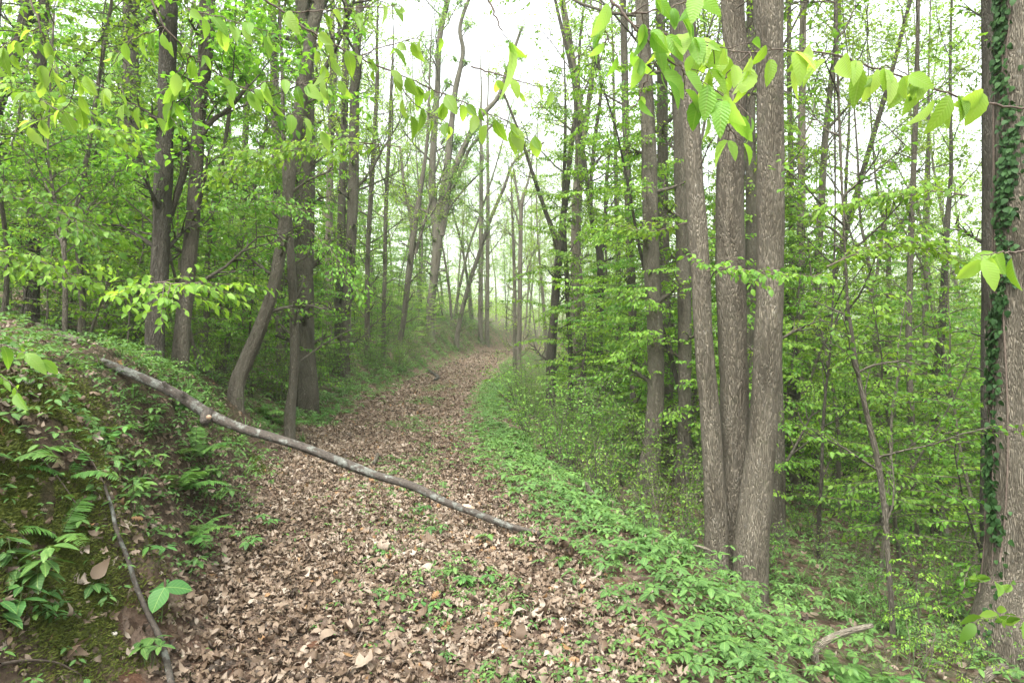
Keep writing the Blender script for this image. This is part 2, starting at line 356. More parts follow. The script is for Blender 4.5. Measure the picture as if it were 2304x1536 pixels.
def groundmat():
    m, t, b, out = mat('forest_floor')
    g = N(t, "ShaderNodeNewGeometry"); a = N(t, "ShaderNodeAttribute", attribute_name="soil"); mo = N(t, "ShaderNodeAttribute", attribute_name="mossy")
    n1 = N(t, "ShaderNodeTexNoise", Scale=3., Detail=8., Roughness=.6); t.links.new(g.outputs['Position'], n1.inputs[0])
    n2 = N(t, "ShaderNodeTexNoise", Scale=40., Detail=6., Roughness=.7); t.links.new(g.outputs['Position'], n2.inputs[0])
    wob = mix(t, .06, g.outputs['Position'], n2.outputs['Color'], 'ADD')
    v = N(t, "ShaderNodeTexVoronoi", Scale=13.); t.links.new(wob, v.inputs['Vector'])
    vs = N(t, "ShaderNodeSeparateColor"); t.links.new(v.outputs['Color'], vs.inputs[0])
    leaf = ramp(t, vs.outputs[0], [(0, (.05, .03, .02)), (.3, (.08, .05, .034)), (.6, (.13, .09, .066)), (.85, (.18, .135, .105)), (1, (.10, .05, .03))])
    soil = ramp(t, n2.outputs[0], [(.3, (.024, .016, .011)), (.7, (.11, .078, .055))])
    green = ramp(t, n2.outputs[0], [(.3, (.02, .04, .012)), (.7, (.055, .10, .025))])
    gf = ramp(t, n1.outputs[0], [(.45, (0, 0, 0)), (.62, (.7, .7, .7))])
    c = mix(t, a.outputs['Fac'], leaf, soil)
    gm = N(t, "ShaderNodeAttribute", attribute_name="green"); gg = N(t, "ShaderNodeMath", operation='MULTIPLY'); t.links.new(gf, gg.inputs[0]); t.links.new(gm.outputs['Fac'], gg.inputs[1])
    c = mix(t, gg.outputs[0], c, green)
    moss = ramp(t, n2.outputs[0], [(.3, (.02, .026, .006)), (.7, (.07, .08, .018))])
    mfa = N(t, "ShaderNodeMath", operation='ADD'); t.links.new(mo.outputs['Fac'], mfa.inputs[0]); t.links.new(n1.outputs[0], mfa.inputs[1])
    mf = N(t, "ShaderNodeMapRange"); mf.inputs[1].default_value = .85; mf.inputs[2].default_value = 1.1; t.links.new(mfa.outputs[0], mf.inputs[0])
    c = mix(t, mf.outputs[0], c, moss)
    t.links.new(c, b.inputs['Base Color']); b.inputs['Roughness'].default_value = .95; b.inputs['Specular IOR Level'].default_value = .15
    bp = N(t, "ShaderNodeBump", Strength=1., Distance=.03); h = N(t, "ShaderNodeMath", operation='ADD'); t.links.new(v.outputs['Distance'], h.inputs[0]); t.links.new(n2.outputs[0], h.inputs[1])
    t.links.new(h.outputs[0], bp.inputs['Height']); t.links.new(bp.outputs[0], b.inputs['Normal'])
    return m
M['ground'] = groundmat()
# ------------------------------------------------------------------ ground mesh
MOSS = [tuple(G(u, v)) + (r,) for u, v, r in ((90, 930, .28), (170, 900, .2), (150, 965, .16), (50, 1120, .35), (20, 1200, .3), (110, 1180, .22), (190, 1290, .18), (230, 1340, .1), (100, 1360, .12), (560, 1020, .18), (590, 1060, .15))]
def mossat(x, y, z):
    m = np.zeros_like(x)
    for a, b, c, r in MOSS: m = np.maximum(m, np.exp(-((x - a) ** 2 + (y - b) ** 2 + (z - c) ** 2) / (r * r)))
    return m
gx = grid(0, 6, .06, 330); gx = np.concatenate([-gx[:0:-1], gx])
gy = grid(0, 13, .07, 420); gyn = grid(0, .5, .5, 40); gy = np.concatenate([-gyn[:0:-1], gy])
XX, YY = np.meshgrid(gx, gy); ZZ = terrain(XX, YY)
S = XX - px_(YY); nx, ny = len(gx), len(gy)
idx = np.arange(nx * ny).reshape(ny, nx)
Q = np.stack([idx[:-1, :-1], idx[:-1, 1:], idx[1:, 1:], idx[1:, :-1]], -1).reshape(-1, 4)
bankf = ss((-S - 1.3) / .3) * (1 - ss((-S - 2.6) / 1.0)) * (1 - ss((YY - 9) / 5))
slopef = ss((S - 2.1) / .4) * .35 + ss((-S - 2.5) / .6) * .25
soil = np.clip(bankf * .95 + slopef, 0, 1)
green = ss((np.abs(S + .1) - 1.7) / 1.0) * (1 + .8 * ss((YY - 20) / 40))
V = np.stack([XX, YY, ZZ], -1).reshape(-1, 3)
me = mkmesh('ground', V, [Q], M['ground'], attrs={'soil': soil.ravel(), 'green': green.ravel(), 'mossy': mossat(XX, YY, ZZ).ravel() * .5})
g = ob('ground', me); g['kind'] = 'structure'; g['label'] = 'forest floor with leaf strewn track cut between bank and valley slope'
def tnorm(x, y):
    e = .05; dzx = (terrain(x + e, y) - terrain(x - e, y)) / (2 * e); dzy = (terrain(x, y + e) - terrain(x, y - e)) / (2 * e)
    return unit(np.stack([-dzx, -dzy, np.ones_like(dzx)], -1))
# ------------------------------------------------------------------ tree growing
def pert(d, amt):
    v = d + rng.normal(0, amt, 3); return v / np.linalg.norm(v)
UP = np.array([0, 0, 1.])
def twig_leaves(L, pts, size, planar=True, step=.05, droop=.1, ang=50, nt=2, jit=.25):
    jit = max(jit, .42); droop = droop + .22
    seg = np.linalg.norm(np.diff(pts, axis=0), axis=1); cum = np.concatenate([[0], np.cumsum(seg)]); tot = cum[-1]
    n = max(2, int(tot / step)); ts = (np.arange(n) + rng.random()) / n * tot
    ts = np.append(ts[ts < tot], tot); n = len(ts)
    P0 = np.stack([np.interp(ts, cum, pts[:, i]) for i in range(3)], -1)
    k = np.clip(np.searchsorted(cum, ts) - 1, 0, len(pts) - 2); D = unit(pts[k + 1] - pts[k])
    side = np.where(np.arange(n) % 2 == 0, 1., -1.)[:, None]
    H = unit(np.cross(UP, D) + 1e-4)
    a = R(ang); side[-1] = 0
    X = D * math.cos(a) + H * side * math.sin(a) + np.array([0, 0, -droop]) + rng.normal(0, jit * .6, (n, 3))
    Nn = UP + rng.normal(0, jit if planar else .7, (n, 3))
    L.ext(P0, X, Nn, size * rng.uniform(.6, 1.15, n), rng.integers(0, nt, n))
def crown(TB, LV, base, d0, length, r0, lv, spec):
    """recursive limb"""
    n = 5 if lv > 1 else 4
    pts = [base]; d = d0; st = length / n
    for i in range(n):
        d = pert(d + spec['trop'] * np.array([0, 0, .10]), spec['wig']); pts.append(pts[-1] + d * st)
    pts = np.array(pts); rad = np.linspace(r0, r0 * .35, n + 1)
    TB.add(pts, rad, 6 if r0 > .03 else (4 if r0 > .01 else 3), cap=False, seed=rng.random() * 9)
    if lv == 0:
        twig_leaves(LV, pts, spec['leaf'], True, spec['step']); return
    m = spec['kids'][lv]
    for i in range(m):
        t = .25 + .75 * (i + rng.random()) / m; f = t * n; k = min(int(f), n - 1); p = pts[k] + (pts[k + 1] - pts[k]) * (f - k)
        dd = unit(pts[k + 1] - pts[k]); perp = unit(np.cross(dd, rng.normal(0, 1, 3)))
        if spec.get('flat'): perp = unit(perp * np.array([1, 1, .3]))
        nd = unit(dd * rng.uniform(.5, .9) + perp * .75)
        crown(TB, LV, p, nd, length * rng.uniform(.35, .6) * (1.1 - .4 * t), r0 * .45, lv - 1, spec)
def canopy_specs(leaf=.11, step=.13, kids=(0, 6, 4), wig=.14): return dict(trop=1., wig=wig, leaf=leaf, step=step, kids=kids)
def limb_up(TB, LV, stem, r_at, z0, z1, n, spec, lmin, lmax):
    """limbs along a stem polyline between heights"""
    zs = stem[:, 2]
    for i in range(n):
        z = z0 + (z1 - z0) * (i + rng.random()) / n
        k = int(np.clip(np.searchsorted(zs, z) - 1, 0, len(stem) - 2)); f = (z - zs[k]) / max(zs[k + 1] - zs[k], 1e-6)
        p = stem[k] + (stem[k + 1] - stem[k]) * np.clip(f, 0, 1); a = i * 2.4 + rng.random()
        el = rng.uniform(.35, .9); tt = (z - z0) / max(z1 - z0, .01)
        d = np.array([math.cos(a) * math.cos(el), math.sin(a) * math.cos(el), math.sin(el)])
        crown(TB, LV, p, d, rng.uniform(lmin, lmax) * (1 - .5 * tt), max(.012, r_at(z) * .32), 2 if lmax > 1.2 else 1, spec)
# custom trees -------------------------------------------------------------
BR = {'brown': (.148, .130, .098, 1), 'dark': (.066, .059, .045, 1), 'grey': (.145, .130, .100, 1), 'pale': (.215, .19, .145, 1), 'mid': (.122, .109, .083, 1)}
LAND = []   # landmarks for labels (u, depth, phrase)
def stem_from_px(pts, d, dz=0.):
    a = np.array(pts, float); W = []
    for i, (u, v, ww) in enumerate(a):
        dd = d + dz * i; p = P(u, v, dd); W.append([*p, ww * dd / F / 2 * .9])
    return np.array(W)
def tree(pts, d, label, bark='grey', name='tree', H=19, forks=(), nl=14, crown_z=None, leaf=.10, twigs=13, k=14, short=None, lim=(1.6, 3.4), rough=.07, flare=.28, kids=(0, 7, 6), step=.065, cat='tree', leafm='canopy', land=None):
    """pts run top -> base in photo pixels; base meets the terrain"""
    if d is None: d = G(pts[-1][0], pts[-1][1])[1]
    W = stem_from_px(pts, d)[::-1]           # base first
    x, y = W[0, 0], W[0, 1]; tz = float(terrain(x, y))
    if W[0, 2] > tz + .05: W = np.vstack([[x + (W[0, 0] - W[1, 0]) * .05, y, tz - .4, W[0, 3] * 1.05], W])
    else: W = W[W[:, 2] > tz + .15] if (W[:, 2] > tz + .15).sum() > 2 else W; W = np.vstack([[W[0, 0], y, tz - .4, W[0, 3] * 1.03], W])
    top = W[-1]; dirv = unit((W[-1, :3] - W[-2, :3])); dirv = unit(dirv * .5 + UP * .5)
    z = top[2]; rr = top[3]; pos = top[:3].copy(); ext = []
    while short is None and z < H:
        dirv = pert(dirv + UP * .05, .03); pos = pos + dirv * 1.6; z = pos[2]; ext.append([*pos, max(rr * max(.12, 1 - (z - top[2]) / (H - top[2] + .1)), .012)])
    if ext: W = np.vstack([W, ext])
    Sm = smooth_line(W, 5); stem = Sm[:, :3]; rad = np.clip(Sm[:, 3], .006, None)
    org = (stem[0, 0], stem[0, 1], tz)
    root = thing(name, label, cat, org)
    tb = Tubes(); tb.add(stem, rad, k, rough=rough, flare=flare, flh=max(.15, W[0, 3] * 1.8), seed=rng.random() * 9)
    for fk in forks:
        fw = stem_from_px(fk, d)[::-1]; fs = smooth_line(fw, 5); tb.add(fs[:, :3], np.clip(fs[:, 3], .005, None), max(7, k - 5), rough=rough, seed=rng.random() * 9)
    ob('trunk', tb.mesh('trunk', M['bark'], org), root, color=BR[bark])
    TB = Tubes(); LV = Leaves(); spec = canopy_specs(leaf, step, kids)
    r_at = lambda zz: float(np.interp(zz, stem[:, 2], rad))
    ztop = stem[-1, 2]; cz = crown_z if crown_z is not None else max(tz + 4.0, ztop * .3)
    limb_up(TB, LV, stem, r_at, cz, ztop - .1, nl, spec, *lim)
    for fk in forks:
        fw = stem_from_px(fk, d)[::-1]; fs = smooth_line(fw, 5)
        order = np.argsort(fs[:, 2]); fq = fs[order]
        limb_up(TB, LV, fq[:, :3], lambda zz: float(np.interp(zz, fq[:, 2], fq[:, 3])), fq[len(fq) // 4, 2], fq[-1, 2], max(3, nl // 2), spec, .8, 2.0)
        if fk[0][1] < 60:
            crown(TB, LV, fs[-1, :3], unit(fs[-1, :3] - fs[-3, :3]), 3.5, fs[-1, 3], 2, spec)
    if twigs:
        sp2 = dict(trop=.2, wig=.12, leaf=leaf * .8, step=.06, kids=(0, 7, 0), flat=True)
        limb_up(TB, LV, stem, r_at, tz + 1.0, cz + 1, int(twigs * 1.6), sp2, .5, 1.15)
    ob('branches', TB.mesh('branches', M['bark'], org), root, color=BR[bark])
    ob('crown', LV.mesh('crown', T_LOW if d > 9 else T_MID, M[leafm], org), root)
    if land: LAND.append((pts[min(len(pts) - 1, 3)][0], d, land))
    return root, stem, rad
exec_trees = []
# right three-stemmed tree
dtri = 6.7
tb_org = P(1660, 1330, dtri); tzb = float(terrain(tb_org[0], tb_org[1])); org = (tb_org[0], tb_org[1], tzb)
tri = thing('tree', 'large brown tree with three stems rising from one base at the shoulder edge', 'tree', org)
stems = [[(1545, 0, 38), (1548, 150, 42), (1562, 400, 45), (1576, 600, 47), (1583, 768, 46), (1594, 900, 48), (1601, 1000, 50), (1607, 1100, 54), (1612, 1200, 56), (1612, 1290, 62), (1616, 1345, 62)],
         [(1648, 0, 56), (1655, 150, 60), (1643, 350, 66), (1642, 500, 70), (1645, 650, 72), (1650, 768, 70), (1653, 900, 70), (1656, 1050, 68), (1656, 1200, 72), (1654, 1320, 80)],
         [(1733, 0, 63), (1734, 300, 65), (1732, 600, 66), (1727, 768, 67), (1722, 900, 68), (1714, 1000, 71), (1704, 1100, 76), (1694, 1200, 82), (1688, 1340, 84), (1688, 1400, 90)]]
TB = Tubes(); LV = Leaves(); spec = canopy_specs(.11, .13, (0, 5, 4))
for i, s in enumerate(stems):
    dd = dtri + (.05, .22, -.12)[i]
    W = stem_from_px(s, dd)[::-1]; top = W[-1]
    ex = [[top[0] + (i - 1) * .12 * j, top[1] + .06 * j, top[2] + 1.8 * j, top[3] * (1 - j / 10)] for j in range(1, 9)]
    Sm = smooth_line(np.vstack([W, ex]), 6)
    t1 = Tubes(); t1.add(Sm[:, :3], Sm[:, 3], 28, rough=.06, flare=.12, flh=.3, seed=i * 2.3)
    ob('trunk', t1.mesh('trunk', M['bark'], org), tri, color=BR['brown'])
    limb_up(TB, LV, Sm[:, :3], lambda zz: .06, 7, top[2] + 14, 7, spec, 1.6, 3.2)
# small dead twigs poking from the stems
for (u, v, du, dv) in ((1590, 640, 55, -60), (1655, 20, 90, -30), (1680, 240, 60, -130), (1575, 380, 40, -80)):
    a = P(u, v, dtri - .1); b = P(u + du, v + dv, dtri - .4); mid = (a + b) / 2 + [0, 0, .05]
    TB.add(smooth_line([a, mid, b], 4), np.linspace(.009, .003, 9), 4, cap=False)
ob('branches', TB.mesh('branches', M['bark'], org), tri, color=BR['brown']); ob('crown', LV.mesh('crown', T_LOW, M['canopy'], org), tri)
LAND.append((1660, dtri, 'the three-stemmed tree'))
# big right tree with vine
_, bigstem, bigrad = tree([(2312, -60, 128), (2306, 200, 128), (2305, 500, 130), (2303, 768, 134), (2300, 1000, 138), (2297, 1200, 146), (2292, 1330, 160), (2285, 1420, 185), (2280, 1500, 220)], 6.3,
     'thick brown trunk with climbing ivy at the right edge of the view', 'brown', H=20, k=36, twigs=0, crown_z=8, rough=.05, flare=.25, land='the ivy-clad trunk')
T = tree
T([(68, -20, 30), (40, 100, 30), (5, 200, 32), (-60, 430, 34), (-120, 680, 36)], 12, 'dark trunk leaning right at the top left corner', 'dark', land='the dark top-left trunk')
T([(100, -20, 26), (92, 120, 28), (84, 250, 28), (78, 450, 30), (72, 620, 34)], 13.5, 'upright dark trunk beside the leaning one at far left', 'dark')
T([(292, -20, 34), (296, 200, 36), (304, 430, 38), (310, 650, 40)], 16, 'faint grey trunk left of the paired dark trunks', 'mid')
T([(380, -20, 40), (376, 150, 39), (371, 300, 39), (366, 430, 42), (360, 600, 42), (352, 700, 44), (348, 790, 46), (346, 825, 50)], 8.3, 'dark furrowed trunk, left one of the close pair on the bank', 'dark', k=24, rough=.09, twigs=8, land='the paired bank trunks', leafm='under')
T([(467, -20, 38), (462, 120, 35), (450, 240, 30), (444, 330, 31), (438, 450, 33), (424, 600, 36), (413, 720, 36), (406, 800, 40), (402, 835, 46)], 8.6, 'slimmer forked dark trunk, right one of the close pair on the bank', 'mid', k=22, rough=.08, twigs=8, leafm='under',
  forks=[[(560, 190, 8), (520, 240, 10), (480, 270, 12), (455, 300, 15)], [(432, 220, 9), (437, 300, 10), (412, 400, 13), (385, 480, 16), (362, 560, 18), (345, 660, 18), (332, 810, 18)]])
T([(722, -20, 30), (700, 80, 29), (686, 180, 29), (664, 300, 28), (652, 400, 28), (640, 500, 28), (625, 600, 29), (606, 680, 30), (580, 750, 33), (555, 810, 36), (532, 870, 38), (520, 905, 42)], 9.5,
  'grey trunk curving and leaning right above the track bank', 'grey', k=22, rough=.07, twigs=9, land='the curved leaning trunk', leafm='under')
T([(682, -20, 40), (686, 150, 42), (688, 330, 46), (684, 500, 50), (682, 650, 50), (686, 780, 48), (692, 880, 54), (696, 930, 70)], None, 'straight brown trunk standing at the left track edge', 'mid', k=22, twigs=10, land='the straight trackside trunk', leafm='under')
T([(640, 380, 12), (650, 500, 18), (658, 650, 21), (663, 760, 23), (660, 860, 22), (652, 935, 28)], 10.5, 'slim wavy grey stem just left of the straight trackside trunk', 'grey', H=9, nl=7, twigs=8, lim=(.8, 1.8), leafm='under')
T([(612, -20, 18), (618, 200, 20), (624, 400, 22), (632, 720, 24)], 17, 'thin dark trunk behind the curved leaning trunk', 'mid', twigs=8)
T([(560, -20, 14), (556, 200, 15), (548, 450, 16), (545, 740, 18)], 19, 'thin grey trunk between the pair and the curved trunk', 'mid', twigs=8)
T([(812, -20, 16), (800, 150, 22), (796, 380, 26), (791, 520, 26), (785, 620, 25), (776, 760, 26)], 21, 'tall grey trunk some way left of the forked dark tree', 'mid', twigs=10, land='the tall grey trunk')
T([(779, 60, 16), (774, 300, 18), (768, 500, 20), (762, 760, 22)], 22, 'thin trunk touching the tall grey trunk on its left', 'mid', twigs=8)
T([(748, 160, 14), (742, 400, 17), (738, 750, 20)], 24, 'pale trunk half hidden between tall grey and straight trackside trunks', 'pale', twigs=8)
T([(848, 200, 10), (836, 420, 12), (828, 560, 12), (826, 780, 14)], 26, 'slender trunk right of the tall grey trunk', 'mid', H=17, twigs=8)
T([(878, 260, 9), (868, 480, 10), (866, 600, 10), (862, 790, 12)], 28, 'very slender upright trunk left of the forked dark tree', 'mid', H=16, twigs=8)
T([(1012, -20, 12), (990, 80, 14), (984, 200, 14), (975, 330, 16), (972, 420, 19), (980, 490, 24), (984, 545, 25), (975, 640, 21), (968, 700, 20), (962, 775, 20)], 41, 'dark tree forking into many upright limbs left of the track end', 'mid', H=26, nl=22, twigs=16, k=14, step=.06, lim=(2.0, 4.0), leaf=.13, land='the forked dark tree',
  forks=[[(1175, 60, 7), (1140, 160, 9), (1120, 220, 11), (1075, 270, 13), (1045, 330, 15), (1010, 410, 20), (1000, 470, 22), (990, 530, 24)],
         [(1062, -20, 8), (1035, 60, 10), (1042, 120, 11), (1025, 200, 14), (1015, 290, 15), (1003, 400, 20), (990, 500, 22)],
         [(1110, 280, 6), (1060, 330, 8), (1030, 400, 9), (1005, 450, 10), (990, 530, 14)],
         [(1090, 380, 4), (1050, 420, 5), (1010, 470, 6), (995, 510, 8)]])
T([(960, 330, 8), (947, 420, 12), (935, 500, 14), (922, 600, 16), (908, 720, 14), (900, 770, 15)], 33, 'dark slanting trunk just left of the forked dark tree', 'mid', H=19, nl=8, twigs=8,
  forks=[[(900, 330, 6), (910, 420, 8), (922, 480, 9), (930, 530, 12)], [(975, 430, 5), (955, 500, 7), (935, 570, 9)]])
T([(1082, 260, 6), (1083, 400, 10), (1082, 550, 11), (1081, 715, 12)], 54, 'left one of two straight trunks where the track ends', 'mid', H=27, nl=10, twigs=8)
T([(1097, 300, 6), (1098, 450, 9), (1097, 600, 10), (1096, 715, 11)], 55, 'right one of two straight trunks where the track ends', 'grey', H=27, nl=10, twigs=8)
T([(1190, 400, 5), (1174, 460, 9), (1171, 560, 11), (1170, 650, 11), (1168, 775, 12)], 33, 'slender trunk forking beside the far end of the track', 'grey', H=13, nl=7, twigs=9, lim=(1, 2.2), forks=[[(1155, 380, 4), (1163, 430, 6), (1172, 480, 8)], [(1140, 440, 3), (1160, 480, 4), (1171, 520, 6)]], land='the track end')
T([(1152, 470, 6), (1157, 600, 8), (1158, 765, 9)], 34, 'very thin stem beside the slender trunk at the track end', 'grey', H=12, nl=6, twigs=8, lim=(1, 2))
T([(1225, 320, 5), (1160, 360, 6), (1135, 420, 8), (1105, 490, 9), (1075, 580, 10), (1055, 640, 10), (1030, 745, 12)], 45, 'thin stem arching right over the track end', 'mid', short=1, nl=10, twigs=10, lim=(1.3, 2.5), crown_z=5, leaf=.13)
T([(1300, 200, 8), (1285, 330, 12), (1272, 450, 15), (1262, 540, 18), (1252, 640, 20), (1246, 720, 21), (1240, 800, 24)], 21, 'dark trunk with a long limb leaning left over the track end', 'dark', H=16, nl=8, twigs=6,
  forks=[[(1125, 190, 5), (1165, 290, 7), (1195, 380, 9), (1225, 470, 11), (1248, 530, 13), (1258, 570, 14)]], land='the dark limbed trunk')
T([(1272, 300, 8), (1268, 450, 9), (1272, 560, 10), (1278, 700, 11), (1284, 800, 12)], 20.5, 'thin dark stem between the dark limbed and pale trunks', 'dark', H=11, nl=6, twigs=8, lim=(.8, 1.8))
T([(1262, -20, 15), (1285, 120, 18), (1302, 230, 20), (1304, 350, 23), (1298, 450, 24), (1296, 600, 25), (1296, 740, 27), (1297, 810, 34), (1298, 840, 44)], 23, 'pale trunk rising at the middle right of the track', 'pale', nl=10, twigs=6, land='the pale middle trunk',
  forks=[[(1350, 40, 8), (1335, 150, 11), (1320, 260, 14), (1304, 370, 17)]])
T([(1245, -20, 7), (1268, 80, 9), (1290, 180, 10), (1298, 260, 11), (1312, 350, 12), (1325, 440, 13), (1335, 510, 14), (1348, 560, 18), (1352, 620, 20), (1350, 700, 20), (1346, 800, 22)], 22, 'dark wavy trunk forking right of the pale middle trunk', 'dark', nl=9, twigs=6,
  forks=[[(1372, 330, 7), (1365, 400, 9), (1362, 480, 10), (1356, 560, 13)], [(1340, 90, 6), (1352, 200, 8), (1340, 300, 10), (1330, 400, 9), (1330, 460, 9)]])
T([(1385, 340, 9), (1388, 500, 12), (1394, 700, 15), (1398, 860, 17)], 24, 'slim grey trunk behind the narrow dark trunk', 'grey', H=17, twigs=8)
T([(1402, -20, 14), (1405, 150, 18), (1407, 250, 17), (1412, 400, 19), (1419, 600, 21), (1424, 740, 21), (1428, 880, 23), (1430, 930, 28)], 17, 'narrow dark straight trunk left of the thick furrowed trunk', 'mid', twigs=7, k=16)
T([(1442, -20, 32), (1450, 120, 34), (1459, 300, 36), (1462, 450, 38), (1466, 600, 40), (1474, 750, 39), (1476, 880, 42), (1468, 1000, 46), (1456, 1080, 58), (1450, 1120, 72)], None, 'thick furrowed trunk with mossy mound at its foot', 'grey', k=24, twigs=6, rough=.07, land='the thick mound trunk')
T([(1485, -20, 22), (1490, 200, 26), (1492, 450, 26), (1498, 700, 24), (1505, 900, 25), (1508, 1020, 30)], 14.5, 'grey trunk close behind the thick mound trunk', 'mid', twigs=6, k=16)
T([(1520, -20, 34), (1528, 200, 35), (1533, 400, 35), (1538, 600, 35), (1541, 800, 33), (1540, 960, 32), (1534, 1090, 38)], 12, 'shaded trunk half behind the left stem of the three', 'mid', twigs=6, k=18)
T([(1690, -20, 20), (1688, 250, 24), (1690, 450, 26), (1690, 700, 26), (1692, 980, 30)], 15, 'trunk seen between middle and right stems of the three', 'mid', twigs=6, k=16)
T([(1725, 400, 24), (1738, 650, 26), (1748, 850, 28), (1752, 1000, 30), (1751, 1130, 34), (1748, 1225, 46)], None, 'shaded trunk just right of the three stems on the slope', 'mid', twigs=6, k=18)
T([(1775, -20, 10), (1776, 200, 12), (1781, 450, 14), (1781, 700, 14), (1778, 900, 16)], 18, 'slim reddish trunk right of the three stems', 'brown', twigs=7, H=17)
T([(1808, -20, 15), (1804, 250, 18), (1803, 500, 19), (1800, 750, 21), (1797, 930, 24)], 16.5, 'straight pale grey trunk in the valley right of the three', 'pale', twigs=6, k=16, land='the straight valley trunk')
T([(1885, 60, 11), (1866, 220, 14), (1854, 350, 16), (1846, 500, 17), (1840, 620, 18), (1838, 800, 19), (1836, 900, 20)], 18, 'grey trunk leaning slightly right in the valley', 'grey', twigs=6, forks=[[(1985, 150, 4), (1925, 220, 6), (1890, 260, 7), (1852, 300, 9)]])
T([(2066, -20, 8), (2062, 200, 11), (2054, 420, 13), (2048, 600, 14), (2044, 780, 15), (2050, 920, 15), (2056, 1080, 15), (2058, 1250, 18)], 12.5, 'slender upright stem left of the ivy-clad trunk', 'mid', twigs=8, H=14, leafm='under', lim=(1, 2.2), land='the slender upright stem')
T([(1905, 640, 6), (1915, 740, 9), (1932, 850, 11), (1950, 930, 13), (1975, 1040, 15), (1990, 1150, 13), (1998, 1260, 13), (2008, 1400, 14), (2022, 1530, 16)], 6.2, 'crooked slim sapling stem in the right foreground', 'mid', name='sapling', H=4.2, nl=8, twigs=7, crown_z=2.0, lim=(.7, 1.1), leaf=.075, k=10, leafm='under', cat='sapling', land='the crooked sapling')
T([(1870, 760, 5), (1858, 880, 7), (1852, 960, 8), (1848, 1080, 9), (1842, 1180, 10), (1840, 1300, 11)], 9.5, 'thin straight sapling right of the three-stemmed tree', 'dark', name='sapling', H=5, nl=7, twigs=6, crown_z=1.4, lim=(.7, 1.1), leaf=.075, k=8, leafm='under', cat='sapling')
T([(1935, 480, 6), (1948, 560, 8), (1962, 640, 11), (1970, 760, 13), (1976, 900, 15), (1980, 1040, 17)], 17, 'v-forked grey tree in the middle of the valley', 'mid', H=13, nl=7, twigs=8, lim=(1, 2),
  forks=[[(2000, 440, 5), (1985, 520, 7), (1975, 600, 8), (1966, 680, 9)], [(1900, 480, 4), (1925, 560, 5), (1945, 620, 6), (1962, 680, 8)]])
T([(1970, 400, 5), (1985, 480, 7), (1998, 560, 11), (2000, 680, 13), (1998, 800, 15), (2002, 960, 17)], 19, 'y-forked tree between valley v-fork and slender stem', 'mid', H=14, nl=7, twigs=8, lim=(1, 2), forks=[[(2060, 440, 5), (2035, 490, 7), (2010, 530, 8), (1999, 570, 9)]])
T([(2140, 380, 9), (2130, 520, 14), (2122, 680, 18), (2112, 820, 20), (2106, 980, 24)], 16, 'dark trunk leaning right near the ivy-clad trunk', 'dark', H=15, twigs=8)
T([(2090, 300, 7), (2087, 500, 10), (2084, 700, 11), (2080, 900, 12)], 21, 'thin straight stem between leaning and slender stems', 'mid', H=15, twigs=8)
T([(2222, -20, 28), (2224, 200, 30), (2226, 450, 33), (2226, 700, 34), (2224, 950, 33), (2222, 1150, 34), (2226, 1260, 40)], 8.2, 'shaded trunk half hidden behind the ivy-clad trunk', 'dark', twigs=3, k=20)
T([(1905, 700, 12), (1908, 820, 16), (1906, 960, 18)], 24, 'short visible trunk deep in the valley understory', 'dark', H=15, twigs=8)
T([(108, 320, 5), (115, 400, 7), (128, 480, 9), (143, 560, 11), (147, 640, 12), (146, 740, 13)], 8.2, 'slim forked sapling on the left slope', 'grey', name='sapling', H=4.2, nl=8, twigs=7, crown_z=2.6, lim=(.7, 1.15), leaf=.07, k=8, leafm='under', cat='sapling',
  forks=[[(175, 440, 4), (165, 480, 6), (152, 510, 7), (145, 560, 8)]], land='the forked slope sapling')
T([(250, 500, 7), (245, 600, 10), (240, 700, 12)], 13, 'short leafy sapling between slope sapling and paired trunks', 'mid', name='sapling', H=6, nl=8, twigs=8, lim=(.7, 1.15), leaf=.08, k=8, leafm='under', cat='sapling')

# ------------------------------------------------------------------ background trees, understory and shrubs (built once per kind, then copied)
def var_tall(h, r, lean, cs, nl, leaf, seed):
    stem = [np.array([0, 0, -.4])]; d = unit(UP + np.array([lean, lean * .5, 0]))
    while stem[-1][2] < h: d = pert(d + UP * .04, .035); stem.append(stem[-1] + d * 1.3)
    stem = np.array(stem); rad = np.interp(stem[:, 2], [-.4, h], [r, .02])
    tb = Tubes(); tb.add(stem, rad, 12, rough=.06, flare=.4, seed=seed); TB = Tubes(); LV = Leaves()
    limb_up(TB, LV, stem, lambda z: float(np.interp(z, stem[:, 2], rad)), cs * h, h, nl, canopy_specs(leaf, .065, (0, 7, 6)), 1.6, 3.6)
    limb_up(TB, LV, stem, lambda z: .02, 1.5, cs * h + 2, 16, dict(trop=.2, wig=.12, leaf=leaf * .9, step=.07, kids=(0, 7, 0), flat=True), .6, 1.19)
    return tb.mesh('trunk', M['bark']), TB.mesh('branches', M['bark']), LV.mesh('crown', T_LOW, M['canopy'])
